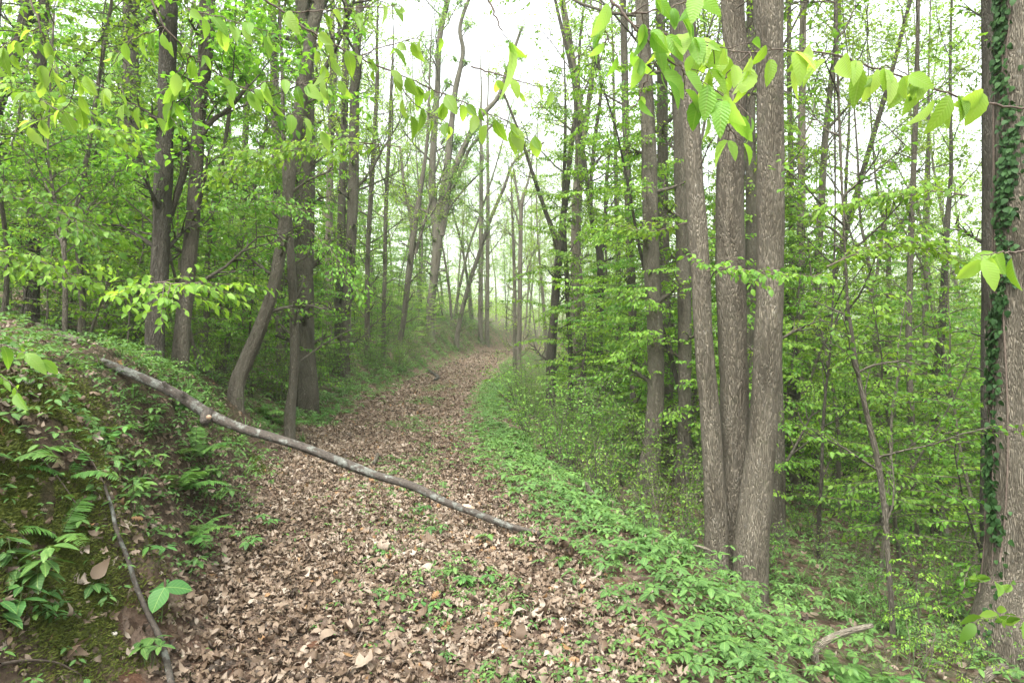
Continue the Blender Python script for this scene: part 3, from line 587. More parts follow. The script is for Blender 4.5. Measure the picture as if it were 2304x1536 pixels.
def var_under(h, seed, leaf=.075, dens=1.):
    TB = Tubes(); LV = Leaves(); d = unit(UP + rng.normal(0, .12, 3)); stem = [np.array([0, 0, -.2])]
    n = 9
    for i in range(n): d = pert(d + UP * .1, .09); stem.append(stem[-1] + d * (h + .2) / n)
    stem = np.array(stem); rad = np.linspace(.028 * h / 4, .006, n + 1); st = Tubes(); st.add(stem, rad, 7, rough=.05, flare=.3, flh=.1, seed=seed)
    nb = int(h * 7.5 * dens)
    for i in range(nb):
        t = .16 + .84 * (i + rng.random()) / nb; f = t * n; k = min(int(f), n - 1); p = stem[k] + (stem[k + 1] - stem[k]) * (f - k)
        a = i * 2.4 + rng.random() * .8; el = rng.uniform(.05, .5); d = np.array([math.cos(a) * math.cos(el), math.sin(a) * math.cos(el), math.sin(el)])
        L = min(.35 + .42 * h * (1 - t) ** .7 * .6, 2.3) * rng.uniform(.6, 1.2); m = 6; pts = [p]
        for j in range(m): d = pert(d + np.array([0, 0, -.07]), .09); pts.append(pts[-1] + d * L / m)
        pts = np.array(pts); TB.add(pts, np.linspace(.009, .0025, m + 1), 4, cap=False)
        twig_leaves(LV, pts[3:], leaf, True, .06, .12, 50, 3, .22)
        nt_ = int(L / .09)
        for j in range(nt_):
            tt = .15 + .8 * (j + .5) / nt_; f2 = tt * m; k2 = min(int(f2), m - 1); q = pts[k2] + (pts[k2 + 1] - pts[k2]) * (f2 - k2)
            dd = unit(pts[k2 + 1] - pts[k2]); sd_ = unit(np.cross(UP, dd)) * (1 if j % 2 else -1)
            e = unit(dd * .75 + sd_ * .8 + rng.normal(0, .12, 3)); l2 = rng.uniform(.15, .5) * (1.15 - tt) * min(L, 1.4)
            q2 = np.array([q, q + e * l2 * .5, q + e * l2 + [0, 0, -.05 * l2]]); TB.add(q2, [.004, .003, .0015], 3, cap=False)
            twig_leaves(LV, q2, leaf, True, .055, .12, 48, 3, .22)
    return st.mesh('trunk', M['bark']), TB.mesh('branches', M['bark']), LV.mesh('crown', T_MID, M['under'])
def var_shrub(h, seed, leaf=.045, ns=9):
    TB = Tubes(); LV = Leaves()
    for i in range(ns):
        a = rng.random() * 6.28; d = unit(np.array([math.cos(a) * .4, math.sin(a) * .4, 1.])); p0 = np.array([math.cos(a), math.sin(a), 0]) * rng.uniform(0, .12) + [0, 0, -.08]
        L = h * rng.uniform(.6, 1.1); pts = [p0]; m = 6
        for j in range(m): d = pert(d + [0, 0, -.02], .12); pts.append(pts[-1] + d * L / m)
        pts = np.array(pts); TB.add(pts, np.linspace(.007, .002, m + 1), 4, cap=False)
        for j in range(int(12 * h)):
            tt = .2 + .8 * rng.random(); f2 = tt * m; k2 = min(int(f2), m - 1); q = pts[k2] + (pts[k2 + 1] - pts[k2]) * (f2 - k2)
            e = unit(np.array([rng.normal(), rng.normal(), rng.uniform(0, .9)])); l2 = rng.uniform(.1, .35) * h * .6
            q2 = np.array([q, q + e * l2 * .5, q + e * l2 + [0, 0, -.03]]); TB.add(q2, [.003, .002, .0012], 3, cap=False)
            twig_leaves(LV, q2, leaf, False, .04, .05, 48, 2, .35)
    return TB.mesh('stems', M['bark']), LV.mesh('foliage', T_LOW, M['shrub'])
talls = [var_tall(h, r, l, cs, nl, lf, i) for i, (h, r, l, cs, nl, lf) in enumerate([(19, .12, .0, .36, 20, .12), (17, .09, .05, .30, 19, .12), (21, .135, -.03, .38, 21, .12), (15, .07, .08, .25, 18, .11), (18, .09, -.07, .30, 19, .12)])]
smalls = [var_under(h, 20 + i, .095, .95) for i, h in enumerate((7.5, 9., 10.5))]
unders = [var_under(h, i, lf, dn) for i, (h, lf, dn) in enumerate([(3.2, .07, 1.1), (4.2, .075, 1.), (5.2, .08, 1.), (2.4, .07, 1.2), (6., .085, .9)])]
shrubs = [var_shrub(h, i, lf, n) for i, (h, lf, n) in enumerate([(1.0, .04, 9), (1.4, .045, 10), (.7, .035, 8), (1.8, .05, 9)])]
def U_of(x, y): return 1152 + x / y * F
used = []
def free(x, y, r):
    for a, b, c in used:
        if (x - a) ** 2 + (y - b) ** 2 < (r + c) ** 2 * .5: return False
    return True
def place(kind, var, x, y, s, names, rz=None, lean=0):
    z = float(terrain(x, y)); root = bpy.data.objects.new(kind, None); COL.objects.link(root)
    root.location = (x, y, z); root.rotation_euler = (lean, lean * .5, rng.random() * 6.28 if rz is None else rz); root.scale = (s, s, s)
    for nm, me in zip(names, var):
        o = bpy.data.objects.new(nm, me); COL.objects.link(o); o.parent = root
        o.color = BR[random.choice(['mid', 'grey', 'dark', 'pale', 'mid'])] if nm != 'crown' else (1, 1, 1, 1)
    return root
LAND.sort()
items = []   # (root, kind, u, y)
def label_items(items, kindword, cat, group, fargroup, farlabel, fardist=30):
    buckets = {}
    for root, y, u in items:
        zone = 'on the left slope' if u < 900 else ('beyond the track end' if u < 1250 else ('on the valley side' if u < 1700 else 'in the right-hand valley'))
        root['category'] = cat
        l = min(LAND, key=lambda q: abs(q[0] - u) + (0 if q[1] < y else 60))
        side = 'left of' if u < l[0] - 30 else ('right of' if u > l[0] + 30 else ('behind' if y > l[1] else 'in front of'))
        if y > fardist:
            root['label'] = f'{farlabel} {side} {l[2]}'; root['group'] = f'{fargroup} {side} {l[2]}'; continue
        buckets.setdefault((l[2], side), []).append((y, root))
        root['group'] = group + ' ' + zone
    O = ['nearest', 'second nearest', 'third nearest', 'fourth nearest', 'fifth nearest', 'sixth nearest', 'seventh nearest', 'eighth nearest', 'ninth nearest', 'tenth nearest', 'eleventh nearest', 'twelfth nearest', 'thirteenth nearest', 'fourteenth nearest', 'fifteenth nearest', 'sixteenth nearest', 'seventeenth nearest', 'eighteenth nearest', 'nineteenth nearest', 'twentieth nearest']
    for (ph, side), lst in buckets.items():
        lst.sort(key=lambda q: q[0])
        for i, (y, root) in enumerate(lst):
            root['label'] = (f'{kindword} {side} {ph}' + (f', {O[i]} of several' if len(lst) > 1 and i < len(O) else (', one of the farthest' if i else '')))
def rx(y, u0, u1): return (rng.uniform(u0, u1) - 1152) / F * y
# tall background trees
it = []
tries = 0
while len(it) < 125 and tries < 4000:
    tries += 1
    y = 20 + 75 * rng.random() ** 1.15; u = rng.uniform(-250, 2550); x = (u - 1152) / F * y; s = x - float(px_(y))
    if abs(s) < 3.2 and y < 60: continue
    if 880 < u < 1330 and y < 45: continue
    if 1330 < u < 1420 and y < 28: continue
    if u < 880 and rng.random() < .45: continue
    if not free(x, y, 1.6 + y * .015): continue
    used.append((x, y, 1.2)); v = random.choice(talls); sc_ = rng.uniform(.75, 1.15)
    r = place('background_tree', v, x, y, sc_, ('trunk', 'branches', 'crown'), lean=rng.normal(0, .035)); it.append((r, y, u))
k0 = 0
while k0 < 34:
    y = rng.uniform(46, 88); u = rng.uniform(920, 1400); x = (u - 1152) / F * y
    if abs(x - float(px_(y))) < 2.5 or not free(x, y, .9): continue
    used.append((x, y, .6)); k0 += 1; r = place('background_tree', random.choice(talls), x, y, rng.uniform(.7, 1.15), ('trunk', 'branches', 'crown'), lean=rng.normal(0, .05)); it.append((r, y, u))
# some nearer off-frame trees that shade the scene
for x, y in ((-9, 2), (7.5, 2), (8, -4), (11, 8), (-4.5, -6), (13, 15)):
    r = place('background_tree', random.choice(talls), x, y, 1., ('trunk', 'branches', 'crown')); it.append((r, 50, -500 if x < 0 else 2800))
label_items(it, 'tall slim tree', 'tree', 'tall trees standing', 'distant tall trees', 'distant tall slim tree among spring green woods', 42)
# understory saplings
used = [(q[0], q[1], .3) for q in ((-4.4, 8.5),)]
it = []; tries = 0
hand = [(-6.4, 6.9, 3, .8), (-6.6, 8.8, 2, 1), (-4.6, 10.2, 1, 1), (-5.6, 11.5, 2, .9), (-7.2, 7.4, 0, 1.1), (-8.6, 11, 2, 1.), (-5.2, 13.5, 1, 1.), (-4.6, 15.5, 0, 1.1), (-7.5, 14, 2, 1),
        (-5.4, 18, 1, 1.1), (-5.6, 21, 0, 1.2), (-9.5, 17, 4, .9), (4.6, 8.6, 1, 1.), (5.8, 7.6, 0, 1.1), (3.9, 10.5, 2, .9), (6.0, 10.5, 1, 1.1), (7.4, 11, 2, 1.), (5.0, 13.0, 2, 1.), (3.2, 13.0, 1, 1.), (7.9, 14.5, 4, .9), (9.6, 13.5, 1, 1.2),
        (4.9, 6.9, 3, .9), (3.4, 5.6, 3, .45), (3.9, 4.9, 3, .4), (3.0, 4.6, 3, .3), (5.6, 6.4, 3, .6), (2.9, 9.0, 3, .8), (2.2, 14.5, 1, .9), (1.6, 17, 0, 1.1), (3.4, 17.5, 2, 1.0)]
for x, y, v, s_ in hand:
    r = place('understory_sapling', unders[v], x, y, s_, ('trunk', 'branches', 'crown')); it.append((r, y, U_of(x, y))); used.append((x, y, .7))
for q in range(30):
    y = 14 + 34 * rng.random(); x = float(px_(y)) - rng.uniform(2.8, 6.5)
    r = place('understory_sapling', random.choice(unders), x, y, rng.uniform(.6, 1.0), ('trunk', 'branches', 'crown'), lean=rng.normal(0, .06)); it.append((r, y, U_of(x, y))); used.append((x, y, .4))
while len(it) < 298 and tries < 9000:
    tries += 1
    y = 9 + 48 * rng.random() ** 1.1; u = rng.uniform(-120, 2420); x = (u - 1152) / F * y; s = x - float(px_(y))
    if -3.2 < s < 3.2: continue
    if 1000 < u < 1250 and y < 40: continue
    if y < 16 and 1250 < u < 1500: continue
    if u > 1500 and y < 9.5: continue
    if not free(x, y, .55 + y * .016): continue
    used.append((x, y, .5)); v = random.choice(unders if y > 12 else unders[:4])
    r = place('understory_sapling', v, x, y, rng.uniform(.75, 1.2), ('trunk', 'branches', 'crown'), lean=rng.normal(0, .06)); it.append((r, y, u))
label_items(it, 'leafy sapling', 'sapling', 'leafy saplings', 'far leafy saplings', 'far light green leafy sapling', 22)
it = []; tries = 0; used = []
while len(it) < 150 and tries < 6000:
    tries += 1
    y = 10.5 + 46 * rng.random() ** 1.1; u = rng.uniform(-150, 2450); x = (u - 1152) / F * y; s = x - float(px_(y))
    if abs(s) < 3.4 or (940 < u < 1300 and rng.random() < .85) or (1300 < u < 1450 and y < 18) or (u > 1450 and y < 12): continue
    if not free(x, y, 1. + y * .015): continue
    used.append((x, y, .8)); r = place('understory_tree', random.choice(smalls), x, y, rng.uniform(.75, 1.15), ('trunk', 'branches', 'crown'), lean=rng.normal(0, .06)); it.append((r, y, u))
label_items(it, 'small layered tree', 'tree', 'small understory trees', 'far small understory trees', 'far small tree with layered light green leaves', 24)
# shrubs
used = []; it = []; tries = 0
for x, y, k_, s_ in ((3.1, 5.3, 2, .7), (3.7, 5.9, 0, .6), (4.4, 5.4, 2, .8), (2.75, 5.0, 2, .5), (3.6, 6.6, 1, .6), (4.9, 7.6, 1, .8), (2.9, 7.7, 0, .8), (4.0, 4.4, 2, .6), (2.6, 9.2, 1, .8), (1.9, 9.4, 0, .8), (1.5, 10.5, 2, 1.)):
    r = place('shrub', shrubs[k_], x, y, s_, ('branches', 'foliage')); it.append((r, y, U_of(x, y))); used.append((x, y, .3))
for q in range(85):
    y = 12.5 + 45 * rng.random() ** 1.1; x = float(px_(y)) + (-rng.uniform(2.2, 4.2 + y * .08) if q % 3 else rng.uniform(2.6, 4.5 + y * .06))
    r = place('shrub', shrubs[rng.integers(0, 4)], x, y, rng.uniform(.7, 1.25), ('branches', 'foliage')); it.append((r, y, U_of(x, y))); used.append((x, y, .25))
while len(it) < 299 and tries < 9000:
    tries += 1
    if rng.random() < .62: y = 7 + 32 * rng.random() ** 1.3; x = float(px_(y)) + rng.uniform(2.5, 2.9 + y * .16)
    elif rng.random() < .6: y = 11 + 34 * rng.random(); x = float(px_(y)) - rng.uniform(2.1, 2.6 + y * .12)
    else: y = 6 + 16 * rng.random(); x = rx(y, -50, 2350)
    s = x - float(px_(y)); u = U_of(x, y)
    if -2.2 < s < 2.3 or (s < 0 and y < 9): continue
    if 1480 < u < 1800 and y < 7.6: continue
    if not free(x, y, .3 + y * .012): continue
    used.append((x, y, .28)); v = shrubs[rng.integers(0, 4)] if y > 9 else shrubs[(0, 2)[rng.integers(0, 2)]]
    r = place('shrub', v, x, y, rng.uniform(.7, 1.25), ('branches', 'foliage')); it.append((r, y, u))
label_items(it, 'low green shrub', 'shrub', 'low shrubs', 'far low shrubs', 'far low green shrub', 17)
# far woodland mass
LV = Leaves(); nc = 11000; kk = 34
yy = 46 + 110 * rng.random(nc) ** .8; uu = rng.uniform(-200, 2500, nc); xx = (uu - 1152) / F * yy; zt = terrain(xx, yy)
hh = .3 + rng.random(nc) ** 1.6 * np.where((uu > 900) & (uu < 1330), 15, 19)
keep = ~((np.abs(xx - px_(yy)) < 4) & (yy < 60)); xx, yy, zt, hh = xx[keep], yy[keep], zt[keep], hh[keep]; m = len(xx) * kk
cc = np.repeat(np.stack([xx, yy, zt + hh], -1), kk, 0); of = rng.normal(0, 1, (m, 3)) * [.85, .85, .22]
LV.ext(cc + of, rng.normal(0, 1, (m, 3)) * [1, 1, .5], rng.normal(0, .55, (m, 3)) + UP, rng.uniform(.12, .26, m), rng.integers(0, 2, m))
o = ob('distant_woodland', LV.mesh('distant_woodland', T_LOW, M['canopy'])); o['kind'] = 'stuff'; o['label'] = 'hazy pale green mass of far off woodland foliage'; o['category'] = 'woodland'
# ------------------------------------------------------------------ leaf litter
LV = Leaves()
def litter(n, y0, y1, s0, s1, size, lift=.02, dens=None):
    y = y0 + (y1 - y0) * rng.random(n); x = px_(y) + s0 + (s1 - s0) * rng.random(n)
    if dens is not None:
        k = rng.random(n) < dens(x, y, x - px_(y)); x, y = x[k], y[k]
    n = len(x)
    if not n: return
    nr = tnorm(x, y) + rng.normal(0, .42, (n, 3)); a = rng.uniform(0, 6.28, n)
    ax = np.stack([np.cos(a), np.sin(a), rng.normal(0, .25, n)], -1)
    nn = unit(nr); ax = ax - nn * (ax * nn).sum(-1, keepdims=True)
    pos = np.stack([x, y, terrain(x, y) + .004 + rng.random(n) ** 1.5 * lift], -1)
    LV.ext(pos, ax, nn, np.stack([size * (.35 + 1.05 * rng.random(n) ** 1.3)] * 3, -1) * np.stack([np.ones(n), rng.uniform(.7, 1.2, n), rng.uniform(.3, 1.7, n)], -1), rng.integers(0, 7, n))
trk = lambda x, y, s: np.where((s > np.interp(y, [3, 6], [-1.2, -1.6])) & (s < 1.25), 1, .22) * np.where(s > 1.3, .6, 1) * (.75 + .35 * (wav(x, y, 2.3, 4) > -.25))
litter(50000, 2.0, 7, -2.2, 2.1, .048, .035, trk)
litter(1100, 2.2, 6.0, -2.2, 2.0, .085, .045, trk)
litter(40000, 7, 14, -2.4, 2.1, .052, .03, trk)
litter(24000, 14, 30, -2.4, 1.9, .075, .03, trk)
litter(13000, 30, 56, -2.2, 1.8, .10, .03, trk)
litter(8500, 1.5, 9, -6, -1.4, .05, .02)
litter(9000, 2.5, 22, 1.7, 11, .085, .02)
litter(9000, 8, 30, -16, -1.8, .09, .02)
pp = np.array(LV.p); o = ob('leaf_litter', LV.mesh('leaf_litter', T_DEAD, M['dead'], rnd=np.clip(.46 + .16 * wav(pp[:, 0], pp[:, 1], 1.7, 3) + .12 * wav(pp[:, 0], pp[:, 1], 6, 9) + rng.normal(0, .24, len(pp)), 0, 1))); o['kind'] = 'stuff'; o['label'] = 'brown and tan dead leaves carpeting the track and banks'; o['category'] = 'leaf litter'
# ------------------------------------------------------------------ ground cover
T_HERB = [leaf_t(5, .22, .2, .25, .06), leaf_t(5, .27, .12, .4, .06), leaf_t(5, .19, .35, .15, .06)]
LV = Leaves()
def herbs(x, y, h, size, nl=5, sink=0):
    n = len(x); z = terrain(x, y) - sink
    hh = h * rng.uniform(.5, 1.25, n); a0 = rng.uniform(0, 6.28, n)
    tilt = rng.normal(0, .22, (n, 3)); tilt[:, 2] = 0
    for k in range(nl):
        a = a0 + k * 2 * math.pi / nl + rng.normal(0, .15, n)
        ax = np.stack([np.cos(a), np.sin(a), rng.uniform(-.35, .2, n)], -1)
        pos = np.stack([x, y, z + hh], -1) + .006 * ax
        LV.ext(pos, ax, UP + tilt + rng.normal(0, .12, (n, 3)), size * rng.uniform(.6, 1.1, n) * np.where(rng.random(n) < .1, .6, 1), rng.integers(0, 3, n))
def band(n, y0, y1, smu, ssd, pw=1.):
    y = y0 + (y1 - y0) * rng.random(n) ** pw; s = rng.normal(smu, ssd, n); return px_(y) + s, y, s
x, y, s = band(2100, 3.0, 13, 1.78, .38, 1.2); k = (s > .85) & (wav(x, y, 3, 0) + .5 * wav(x, y, 8, 6) > -.1 - .35 * (s > 1.5) - .8 * (y > 4.6)); herbs(x[k], y[k], .085, .052)
x, y, s = band(1500, 9, 26, 1.85, .32); k = s > 1.15; herbs(x[k], y[k], .11, .075)
x, y, s = band(1300, 3.0, 6.5, .55, .5); k = (wav(x, y, 2.2, 3) > .1); herbs(x[k], y[k], .045, .036, 4)
x, y, s = band(2600, 5.5, 24, .2, .35); k = (wav(x, y, 1.6, 9) > .0); herbs(x[k], y[k], .045, .045, 4)
x, y, s = band(350, 20, 50, .1, .3); herbs(x, y, .03, .05, 4)
x, y, s = band(1500, 16, 50, 2.2, .4); k = s > 1.5; herbs(x[k], y[k], .12, .09, 5)
x, y, s = band(1500, 12, 50, -2.1, .45); herbs(x, y, .14, .09, 5)
x, y, s = band(1500, 2.4, 12, -2.2, .45); k = (wav(x, y, 2.6, 2) > 0.0) & (s < -1.6); herbs(x[k], y[k], .10, .055, 5)
# bank herbs of mixed size
n = 9000; y = 14 + 48 * rng.random(n); x = px_(y) - 2.0 - rng.random(n) ** 1.3 * 7; herbs(x, y, .22, .10, 4)
n = 3000; y = 22 + 40 * rng.random(n); x = px_(y) + 2.2 + rng.random(n) * 5; herbs(x, y, .2, .10, 4)
x, y, s = band(1300, 2.2, 9, -2.0, .55); k = (s < -1.35); herbs(x[k], y[k], .10, .042, 4)
x, y, s = band(700, 2.2, 10, -2.3, .7); k = (s < -1.5) & (wav(x, y, 3.1, 5) > -.1); herbs(x[k], y[k], .15, .065, 3)
x, y, s = band(500, 2.2, 9, -3.6, .8); herbs(x, y, .12, .05, 4)
x, y, s = band(260, 3.2, 9, 1.7, .4); k = s > 1.0; herbs(x[k], y[k], .12, .085, 5)
x, y, s = band(1500, 3.0, 10, 1.6, .5); k = s > .9; herbs(x[k], y[k], .05, .03, 4)
x, y, s = band(500, 3.2, 8, .2, .8); k = (wav(x, y, 3, 8) > .1); herbs(x[k], y[k], .03, .03, 3)
n = 9000; y = 3 + 26 * rng.random(n); x = px_(y) + 2.3 + rng.random(n) ** .8 * 12; k = wav(x, y, 1.3, 5) > -.25; herbs(x[k], y[k], .16, .085, 4)
n = 1700; y = 2.6 + 6 * rng.random(n); x = px_(y) + 2.1 + rng.random(n) * 4.5; k = wav(x, y, 2.3, 5) > -.2; herbs(x[k], y[k], .12, .05, 4)
n = 700; y = 2.8 + 6 * rng.random(n); x = px_(y) + 2.2 + rng.random(n) * 4.5; k = wav(x, y, 1.6, 2) > -.1; herbs(x[k], y[k], .28, .065, 5)
n = 8000; y = 4 + 28 * rng.random(n); x = px_(y) - 2.6 - rng.random(n) * 14; k = wav(x, y, 1.3, 7) > -.05; herbs(x[k], y[k], .14, .075, 4)
pp = np.array(LV.p); o = ob('ground_cover', LV.mesh('ground_cover', T_HERB, M['herb'], rnd=np.clip(.5 + .22 * wav(pp[:, 0], pp[:, 1], 2.1, 3) + .12 * wav(pp[:, 0], pp[:, 1], 9, 9) + rng.normal(0, .2, len(pp)), 0, 1))); o['kind'] = 'stuff'; o['label'] = 'fresh green low woodland herbs spread over shoulder and slopes'; o['category'] = 'ground cover'
# grass
T_BL = [leaf_t(3, .035, .3, .5, peak=.3), leaf_t(3, .03, .2, .9, peak=.3)]
LV = Leaves()
def grass(n, cx, cy, r, h):
    nt_ = max(3, n // 14); tx = cx + rng.normal(0, r, nt_); ty = cy + rng.normal(0, r, nt_)
    i = rng.integers(0, nt_, n); x = tx[i] + rng.normal(0, .025, n); y = ty[i] + rng.normal(0, .025, n)
    a = rng.uniform(0, 6.28, n); l = rng.uniform(.25, .8, n)
    ax = np.stack([np.cos(a) * l, np.sin(a) * l, np.ones(n)], -1)
    nn = np.stack([-np.cos(a), -np.sin(a), l], -1)
    LV.ext(np.stack([x, y, terrain(x, y) - .005], -1), ax, nn, h * rng.uniform(.5, 1.2, n), rng.integers(0, 2, n))
for u, v, n, r, h in ((1745, 1330, 160, .25, .14), (1810, 1320, 220, .35, .16), (1480, 1290, 30, .2, .1), (1950, 1480, 90, .3, .12), (2100, 1450, 220, .4, .16), (600, 950, 300, .25, .14), (240, 870, 250, .3, .14), (330, 780, 250, .4, .15), (950, 980, 300, .4, .07), (900, 960, 200, .3, .06), (1060, 880, 250, .5, .08), (1100, 850, 300, .9, .1), (1150, 1000, 250, .3, .12), (2080, 1380, 250, .6, .2), (1850, 1350, 300, .5, .18), (2000, 1400, 300, .6, .2), (2200, 1450, 200, .4, .2), (1600, 1400, 100, .2, .1), (700, 950, 250, .3, .2), (420, 900, 250, .3, .14)):
    p = G(u, v); grass(n, p[0], p[1], r, h)
for i in range(130):
    y = 6 + 30 * rng.random(); grass(60, float(px_(y)) + rng.choice([-2.1, 2.5]) + rng.normal(0, .25), y, .22, .18)
o = ob('grass', LV.mesh('grass', T_BL, M['grass'])); o['kind'] = 'stuff'; o['label'] = 'thin green grass blades along the track edges and slope'; o['category'] = 'grass'
# moss
LV = Leaves()
for a, b, c, r in MOSS:
    n = int(50000 * r * r * 3); x = a + rng.normal(0, r * .75, n); y = b + rng.normal(0, r * .75, n); k = wav(x, y, 9, 0) > -.2; x, y = x[k], y[k]; n = len(x)
    nr = tnorm(x, y); ax = nr + rng.normal(0, .5, (n, 3))
    LV.ext(np.stack([x, y, terrain(x, y) - .003], -1), ax, rng.normal(0, 1, (n, 3)), rng.uniform(.012, .03, n), rng.integers(0, 2, n))
T_MS = [leaf_t(1, .12, .2, .3), leaf_t(1, .09, .2, .6)]
o = ob('moss', LV.mesh('moss', T_MS, M['moss'])); o['kind'] = 'stuff'; o['label'] = 'olive green moss cushions on the dark earth bank'; o['category'] = 'moss'
# ------------------------------------------------------------------ fallen wood
def wood(name, label, cat, pts, rad, matk='bark', k=12, color='grey', subs=(), rough=.08, seed=1., per=6):
    pts = np.array(pts, float); org = pts[0]; W = smooth_line(np.column_stack([pts, rad]), per)
    root = thing(name, label, cat, tuple(org)); tb = Tubes(); tb.add(W[:, :3], np.clip(W[:, 3], .002, None), k, rough=rough, seed=seed)
    for sp, sr in subs: 
        w2 = smooth_line(np.column_stack([sp, sr]), 4); tb.add(w2[:, :3], w2[:, 3], max(5, k // 2), rough=rough, seed=seed)
    root.data = None
    o = ob('stem', tb.mesh('stem', M[matk], org), root, color=BR[color]); return root
def lp(u, v, d): return P(u, v, d)
d0, d1 = 5.8, 5.55
LG = [(228, 812, 20), (262, 826, 22), (330, 855, 27), (400, 888, 29), (470, 932, 31), (540, 962, 26), (610, 983, 25), (700, 1012, 26), (790, 1048, 26), (850, 1070, 23), (930, 1094, 22), (1000, 1128, 21), (1060, 1150, 22), (1100, 1166, 20), (1150, 1184, 18), (1215, 1204, 14)]
pts = []; rad = []
for u, v, ww in LG:
    t = (u - 228) / (1215 - 228); dd = 1 / ((1 - t) / d0 + t / d1); pts.append(P(u, v, dd)); rad.append(ww * dd / F / 2 * .86)
pts[-1][2] = float(terrain(pts[-1][0], pts[-1][1])) + .03
org = pts[0]; root = thing('fallen_log', 'long lichen-spotted fallen log slanting from the bank down across the track', 'log', tuple(org))
W = smooth_line(np.column_stack([pts, np.array(rad) * .92]), 8); tb = Tubes(); tb.add(W[:, :3], W[:, 3], 20, rough=.10, seed=3.3)
ob('stem', tb.mesh('stem', M['log'], org), root)
tb = Tubes(); q = P(468, 936, 5.72); tb.add(smooth_line([q + [0, .02, .03], q + [.0, -.05, -.02], q + [.01, -.09, -.05]], 3), np.linspace(.055, .03, 7), 9, rough=.15); q = P(375, 872, 5.74); tb.add([q, q + [.0, -.05, .05]], [.022, .015], 8, rough=.1); q = P(415, 890, 5.73); tb.add([q, q + [0, -.06, .03]], [.03, .022], 8, rough=.1)
ob('branch_stub', tb.mesh('branch_stub', M['log'], org), root)
tb = Tubes(); q = P(1045, 1140, 5.60); tb.add([q + [-.04, 0, .012], q + [.03, -.012, .004], q + [.08, -.004, -.012]], [.01, .022, .006], 7, rough=.2); q2 = P(470, 938, 5.62); tb.add([q2, q2 + [.004, -.012, -.006]], [.022, .018], 9)
ob('bare_break', tb.mesh('bare_break', M['wood'], org), root)
def onground(uv, r, lift=0.):
    out = []
    for u, v in uv: p = G(u, v); p[2] += lift + r; out.append(p)
    return out
wood('fallen_branch', 'pale slim fallen branch running down the near left bank', 'branch', onground([(235, 1108), (252, 1165), (262, 1212), (286, 1272), (306, 1335), (332, 1395), (358, 1448), (374, 1500), (386, 1560)], .012, .028), [.007, .009, .010, .011, .012, .013, .014, .015, .015], 'log', 10, rough=.14)
pa = onground([(0, 690), (90, 708), (160, 735), (232, 772)], .03, .06)
wood('fallen_branch', 'dark dead branch lying on the upper left slope', 'branch', pa, [.03, .03, .025, .012], 'bark', 9, 'dark')
pa = onground([(-20, 712), (70, 728), (130, 755), (180, 775)], .03)
wood('fallen_branch', 'brown rotten branch just below the dark slope branch', 'branch', pa, [.045, .04, .04, .03], 'bark', 9, 'brown')
pa = onground([(420, 822), (450, 838), (488, 858), (520, 878)], .05)
wood('fallen_log', 'short brown log lying behind the long log beside the curved trunk', 'log', pa, [.04, .05, .05, .045], 'bark', 12, 'mid')
pa = onground([(962, 833), (975, 843), (986, 852), (978, 858)], .03, .04)
wood('fallen_branch', 'dark crooked branch on the left edge of the far track', 'branch', pa, [.05, .06, .07, .05], 'bark', 8, 'dark')
pa = onground([(985, 857), (1020, 862), (1060, 862)], .01); wood('fallen_branch', 'thin twig lying across the far track', 'branch', pa, [.02, .018, .01], 'bark', 6, 'dark')
pa = onground([(840, 1052), (846, 1040), (850, 1028)], .015, .03); wood('fallen_branch', 'short upright stick behind the long fallen log', 'branch', pa, [.022, .025, .02], 'bark', 8, 'brown')
p0 = G(1838, 1500); pb = [p0 + [0, 0, -.05], P(1832, 1470, p0[1] - .02), P(1846, 1450, p0[1]), P(1880, 1430, p0[1] + .05), P(1920, 1416, p0[1] + .1), P(1962, 1406, p0[1] + .15)]
wood('fallen_branch', 'bent broken grey branch sticking up at the lower right', 'branch', pb, [.03, .028, .026, .024, .022, .017], 'bark', 14, 'pale', rough=.16)
p0 = G(2200, 1530); pb = [P(2185, 1560, p0[1] - .3), P(2225, 1515, p0[1] - .25), P(2262, 1500, p0[1] - .15)]
wood('fallen_branch', 'dark broken branch end at the foot of the ivy-clad trunk', 'branch', pb, [.035, .04, .03], 'bark', 12, 'brown', rough=.16)
p0 = G(1332, 1125); pb = [p0 + [.05, 0, -.04], P(1328, 1108, p0[1]), P(1318, 1084, p0[1] - .05)]
wood('fallen_branch', 'pale pointed stick standing left of the mossy mound', 'branch', pb, [.04, .035, .012], 'bark', 9, 'pale')
pb = onground([(1440, 1232), (1480, 1240), (1530, 1245)], .012, .03); wood('fallen_branch', 'short dark stick among herbs before the three-stemmed tree', 'branch', pb, [.015, .018, .012], 'bark', 8, 'dark')
pb = [P(1560, 1226, 6.3), P(1585, 1232, 6.3), P(1604, 1242, 6.32)]; wood('fallen_branch', 'small pale curved stick leaning on the three stems', 'branch', pb, [.012, .014, .012], 'bark', 8, 'pale')
